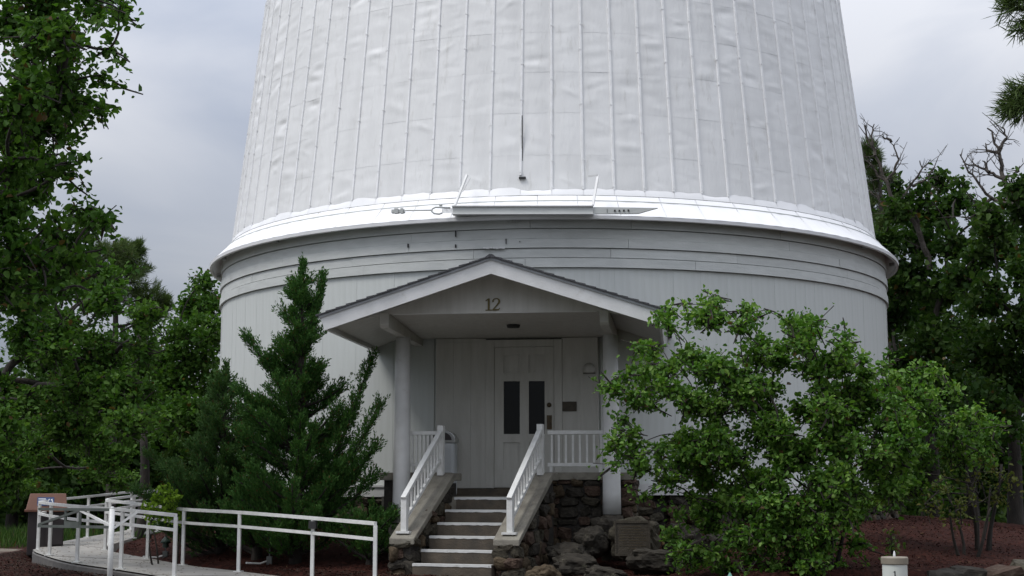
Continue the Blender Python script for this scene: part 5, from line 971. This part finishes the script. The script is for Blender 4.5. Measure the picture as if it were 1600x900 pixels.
TOT += pine('pine_tree', 'light green pine peeping out behind the right side of the dome', (8.4,12.3,-1.3), (8.4,12.4,9.3), P_, 1, .22, 30, .16)
TOT += pine('pine_tree', 'near pine whose needle tufts enter at the upper right edge', (9.2,-19.6,-1.5), (9.2,-19.6,7.5), [], 1, .13, 30, .2, extra=[[(5.79,-18.62,3.52),(5.46,-18.52,3.52),(5.2,-18.45,3.5),(5.03,-18.41,3.5)],[(5.76,-18.61,2.91),(5.43,-18.52,2.9),(5.17,-18.45,2.83),(5.01,-18.41,2.8)],[(5.2,-18.45,3.5),(5.12,-18.43,3.61),(5.03,-18.41,3.6)],[(5.17,-18.45,2.83),(5.08,-18.43,2.76),(4.99,-18.4,2.74)],[(5.46,-18.52,3.52),(5.2,-18.45,3.41),(5.11,-18.43,3.37)],[(5.43,-18.52,2.9),(5.22,-18.46,2.9),(5.05,-18.42,2.86)]])

# junipers: explicit branches carrying upswept sprays
def juniper(name, label, base, H, prof, extra, m_, dens=1., leaders=(), spray=.15, seed=3):
    R = random.Random(seed); root = thing(name, label, 'juniper', base); wood = MB(); Cs, Ds, Vr, Ls = [], [], [], []
    T = Vector((.03,0,H)); tr = curve((0,0,-.15), T, 0, 8, .01); wood.tube(tr, [.09*(1-i/9.)+.012 for i in range(9)], 8)
    def plume(p, d, L_, nb):
        d = d.normalized(); tt = RNG.uniform(0,1,nb); tw_ = RNG.normal(0,.024,(nb,3))
        Cs.append(np.array(p)[None]+tt[:,None]*np.array(d*L_)[None]+tw_*(1-.6*tt)[:,None]); Ds.append(np.array(d)[None]+unit(nb)*.5)
        Vr.append(np.clip(RNG.normal(.42,.17,nb)+.25*(tt-.5),0,1)); Ls.append(np.full(nb, .05)*RNG.uniform(.6,1.2,nb))
    def branch(a, b, wide, up_=.5, k=1.):
        a = Vector(a); b = Vector(b); L_ = (b-a).length; P = curve(a, b, -.07, 8, .03); wood.tube(P, [.028*(1-i/9.)+.005 for i in range(9)], 5)
        n = int(26*L_*dens*k*(1+wide*1.6))+6
        for i in range(n):
            t = R.random()**.75; t = .18+.82*t; q = P[min(7,int(t*8))].lerp(P[min(8,int(t*8)+1)], t*8-int(t*8)) if t < 1 else P[8]
            w = wide*(1-t*.8)*R.uniform(.2,1); off = Vector(unit(1)[0])*w
            d = (b-a).normalized()*.55+off.normalized()*.5+Vector((0,0,up_)); plume(q+off*.7, d, spray*R.uniform(.7,1.6), 24)
        plume(b-(b-a).normalized()*.05, (b-a).normalized()+Vector((0,0,.35)), spray*1.2, 16)
    z = .25
    while z < H*.96:
        r = 0
        for (h0,r0),(h1,r1) in zip(prof, prof[1:]):
            if h0 <= z/H <= h1: r = r0+(r1-r0)*(z/H-h0)/(h1-h0)
        for _ in range(4 if z < H*.75 else 3):
            a = R.uniform(0,2*pi); rr = r*R.uniform(.62,1.12); p0 = Vector((0,0,z-.22*rr)); p1 = Vector((cos(a)*rr, sin(a)*rr, min(z+.38*rr*R.uniform(.5,1.4), H)))
            branch(p0, p1, .13+.10*r, .55)
        z += .115
    branch((0,0,H*.82), (.03,0,H+.02), .05, 1.2, 2); 
    for a, b in leaders: branch(a, b, .07, 1.1, 2.2)
    for a, b, w in extra: branch(a, b, w, .5, 1.5)
    C_ = np.concatenate(Cs); D_ = np.concatenate(Ds); V_ = np.concatenate(Vr); V_ = V_*.93+.07; V_[RNG.uniform(0,1,len(V_)) < .035] = 0; l = np.concatenate(Ls); n = len(C_)
    wood.build('trunk', M['bark'], root, smooth=True)
    leaves('foliage', C_, D_, unit(n), l, l*.17, m_, root, V_, six=False); return n
JB = (-3.16,-7.86,-1.15)
def jl(x, z, y=-7.95): return Vector((x,y,z))-Vector(JB)
TOT += juniper('juniper_tree', 'tall spired dark green juniper left of the porch with arching right limbs', JB, 4.40,
   [(0,.75),(.25,.92),(.45,.76),(.62,.52),(.72,.36),(.85,.24),(.95,.11),(1,.03)],
   [(jl(-2.7,.3),jl(-1.95,1.82,-8.3),.16),(jl(-2.75,-.1),jl(-1.80,1.12,-8.4),.2),(jl(-2.75,-.3),jl(-1.85,.55,-8.3),.22),(jl(-2.9,-.6),jl(-1.9,.1,-8.2),.25),
    (jl(-3.0,1.2),jl(-3.86,2.15,-8.2),.14),(jl(-3.0,.7),jl(-3.95,1.38,-8.3),.14),(jl(-3.0,.2),jl(-4.0,.75,-8.2),.16),(jl(-2.9,-.7),jl(-2.0,-.55,-8.3),.25),(jl(-3,-.6),jl(-3.9,-.2,-8.3),.25)],
   LF['juniper'], 1.6, leaders=[(jl(-3.05,2.0,-7.86),jl(-2.80,3.08,-7.86))], seed=5)
JB2 = (-4.75,-6.55,-1.15)
TOT += juniper('juniper_tree', 'wide bluish juniper at the ramp bend, lower than its neighbour', JB2, 2.95,
   [(0,.8),(.2,1.12),(.4,.95),(.6,.62),(.8,.28),(.95,.1),(1,.03)],
   [((0,0,.6),(-1.25,-.4,1.05),.25),((0,0,.8),(-1.1,-.3,1.6),.2),((0,0,.5),(1.05,-.3,1.2),.22),((0,0,.9),(.75,-.2,1.75),.18)],
   LF['juniperb'], 1.3, seed=9)
JB3 = (-3.9,-7.35,-1.15)
TOT += juniper('juniper_shrub', 'low spreading juniper between the two taller junipers', JB3, 1.0, [(0,.8),(.5,.8),(1,.3)], [], LF['juniper'], 1.0, seed=12)
TOT += juniper('juniper_shrub', 'low dark juniper spreading toward the left stair cheek wall', (-1.95,-8.2,-1.2), .75, [(0,.6),(.5,.7),(1,.3)], [], LF['juniper'], 1.0, seed=15)
n, _ = broadleaf('golden_shrub', 'small yellow green conifer shrub glowing beside the ramp handrail', gpt(-5.3,-7.45), (-5.3,-7.45,-.8), [(-5.22,-7.62,-0.13,0.16,0.18),(-5.47,-7.41,-0.26,0.18,0.12),(-5.22,-7.36,-0.28,0.18,0.1),(-5.54,-7.69,-0.34,0.12,0.07),(-5.27,-7.49,-0.44,0.18,0.12),(-5.44,-7.57,-0.48,0.16,0.1),(-5.12,-7.37,-0.48,0.16,0.1)], .06, LF['golden'], dens=190, trunk_r=.02, tw=.16, per=16, cat='shrub', multi=3, droop=-.6); TOT += n

# far woodland that reads as one mass behind the named trees (stuff)
WC = []
for bx, by, br, bh in WOODS:
    q = unit(900); q[:,2] = np.abs(q[:,2]); WC.append(np.array([bx,by,-1.8])+q*np.array([br,br*.6,bh])*RNG.uniform(.75,1.05,(900,1)))
WC = np.concatenate(WC); n = len(WC)
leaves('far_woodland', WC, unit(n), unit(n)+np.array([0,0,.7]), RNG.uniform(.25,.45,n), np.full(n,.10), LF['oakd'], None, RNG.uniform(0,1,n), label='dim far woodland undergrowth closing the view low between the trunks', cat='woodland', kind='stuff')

# low plants in the beds
def low_plant(x, y, r, h, m_, label, n=60, leaf=.07):
    z = gz(x, y); root = thing('low_plant', label, 'plant', (x,y,z), 0, 'low plants scattered in the beds')
    C_ = np.column_stack([RNG.normal(0,r*.5,n), RNG.normal(0,r*.5,n), RNG.uniform(0,h,n)]); D_ = unit(n)+np.array([0,0,.6])
    leaves('leaves', C_, D_, unit(n)*.5+np.array([0,0,1]), leaf*RNG.uniform(.6,1.2,n), leaf*.3*RNG.uniform(.7,1.2,n), m_, root, RNG.uniform(0,1,n))
    s_ = MB()
    for k in range(7): s_.tube([(0,0,0),(random.uniform(-r,r)*.5,random.uniform(-r,r)*.5,h*.9)], [.006,.003], 4, False)
    s_.build('stems', M['bark'], root)
spots = [(5.35,-9.0,.12,.42,'spindly weed in the middle of the right mulch bed'),(5.5,-10.9,.3,.18,'ground plant spilling over the edging stones'),(6.3,-10.6,.25,.2,'green tuft beside the right edging stones'),(4.7,-11.3,.3,.16,'low leaves in front of the big leafy bush'),(3.3,-11.3,.35,.2,'shaded leaves at the foot of the leafy bush'),(7.3,-9.4,.25,.3,'weedy clump below the young olive tree'),(2.6,-9.6,.25,.22,'leafy sprig beside the flat brown boulder')]
for x, y, r, h, lab in spots: low_plant(x, y, r, h, LF['low'] if x > 4 else LF['oak'], lab)
# verge of grass tufts behind the gravel path (stuff)
n = 5000; P = []
while len(P) < n:
    x = random.uniform(-17,-9.8); y = random.uniform(-4,10)
    if y > -1.0+(x+10.5)*-.15: P.append((x,y,gz(x,y)))
P = np.array(P); leaves('verge_grass', P, unit(n)*.45+np.array([0,0,1.]), unit(n), RNG.uniform(.12,.4,n), np.full(n,.010), LF['oakd'], None, RNG.uniform(0,1,n), six=False, label='ragged dry green verge behind the gravel path', cat='grass', kind='stuff')
print('leaves', TOT, 'objects', len(bpy.data.objects), 'tris', sum(len(m_.loop_triangles) if m_.loop_triangles else len(m_.polygons)*2 for m_ in bpy.data.meshes))
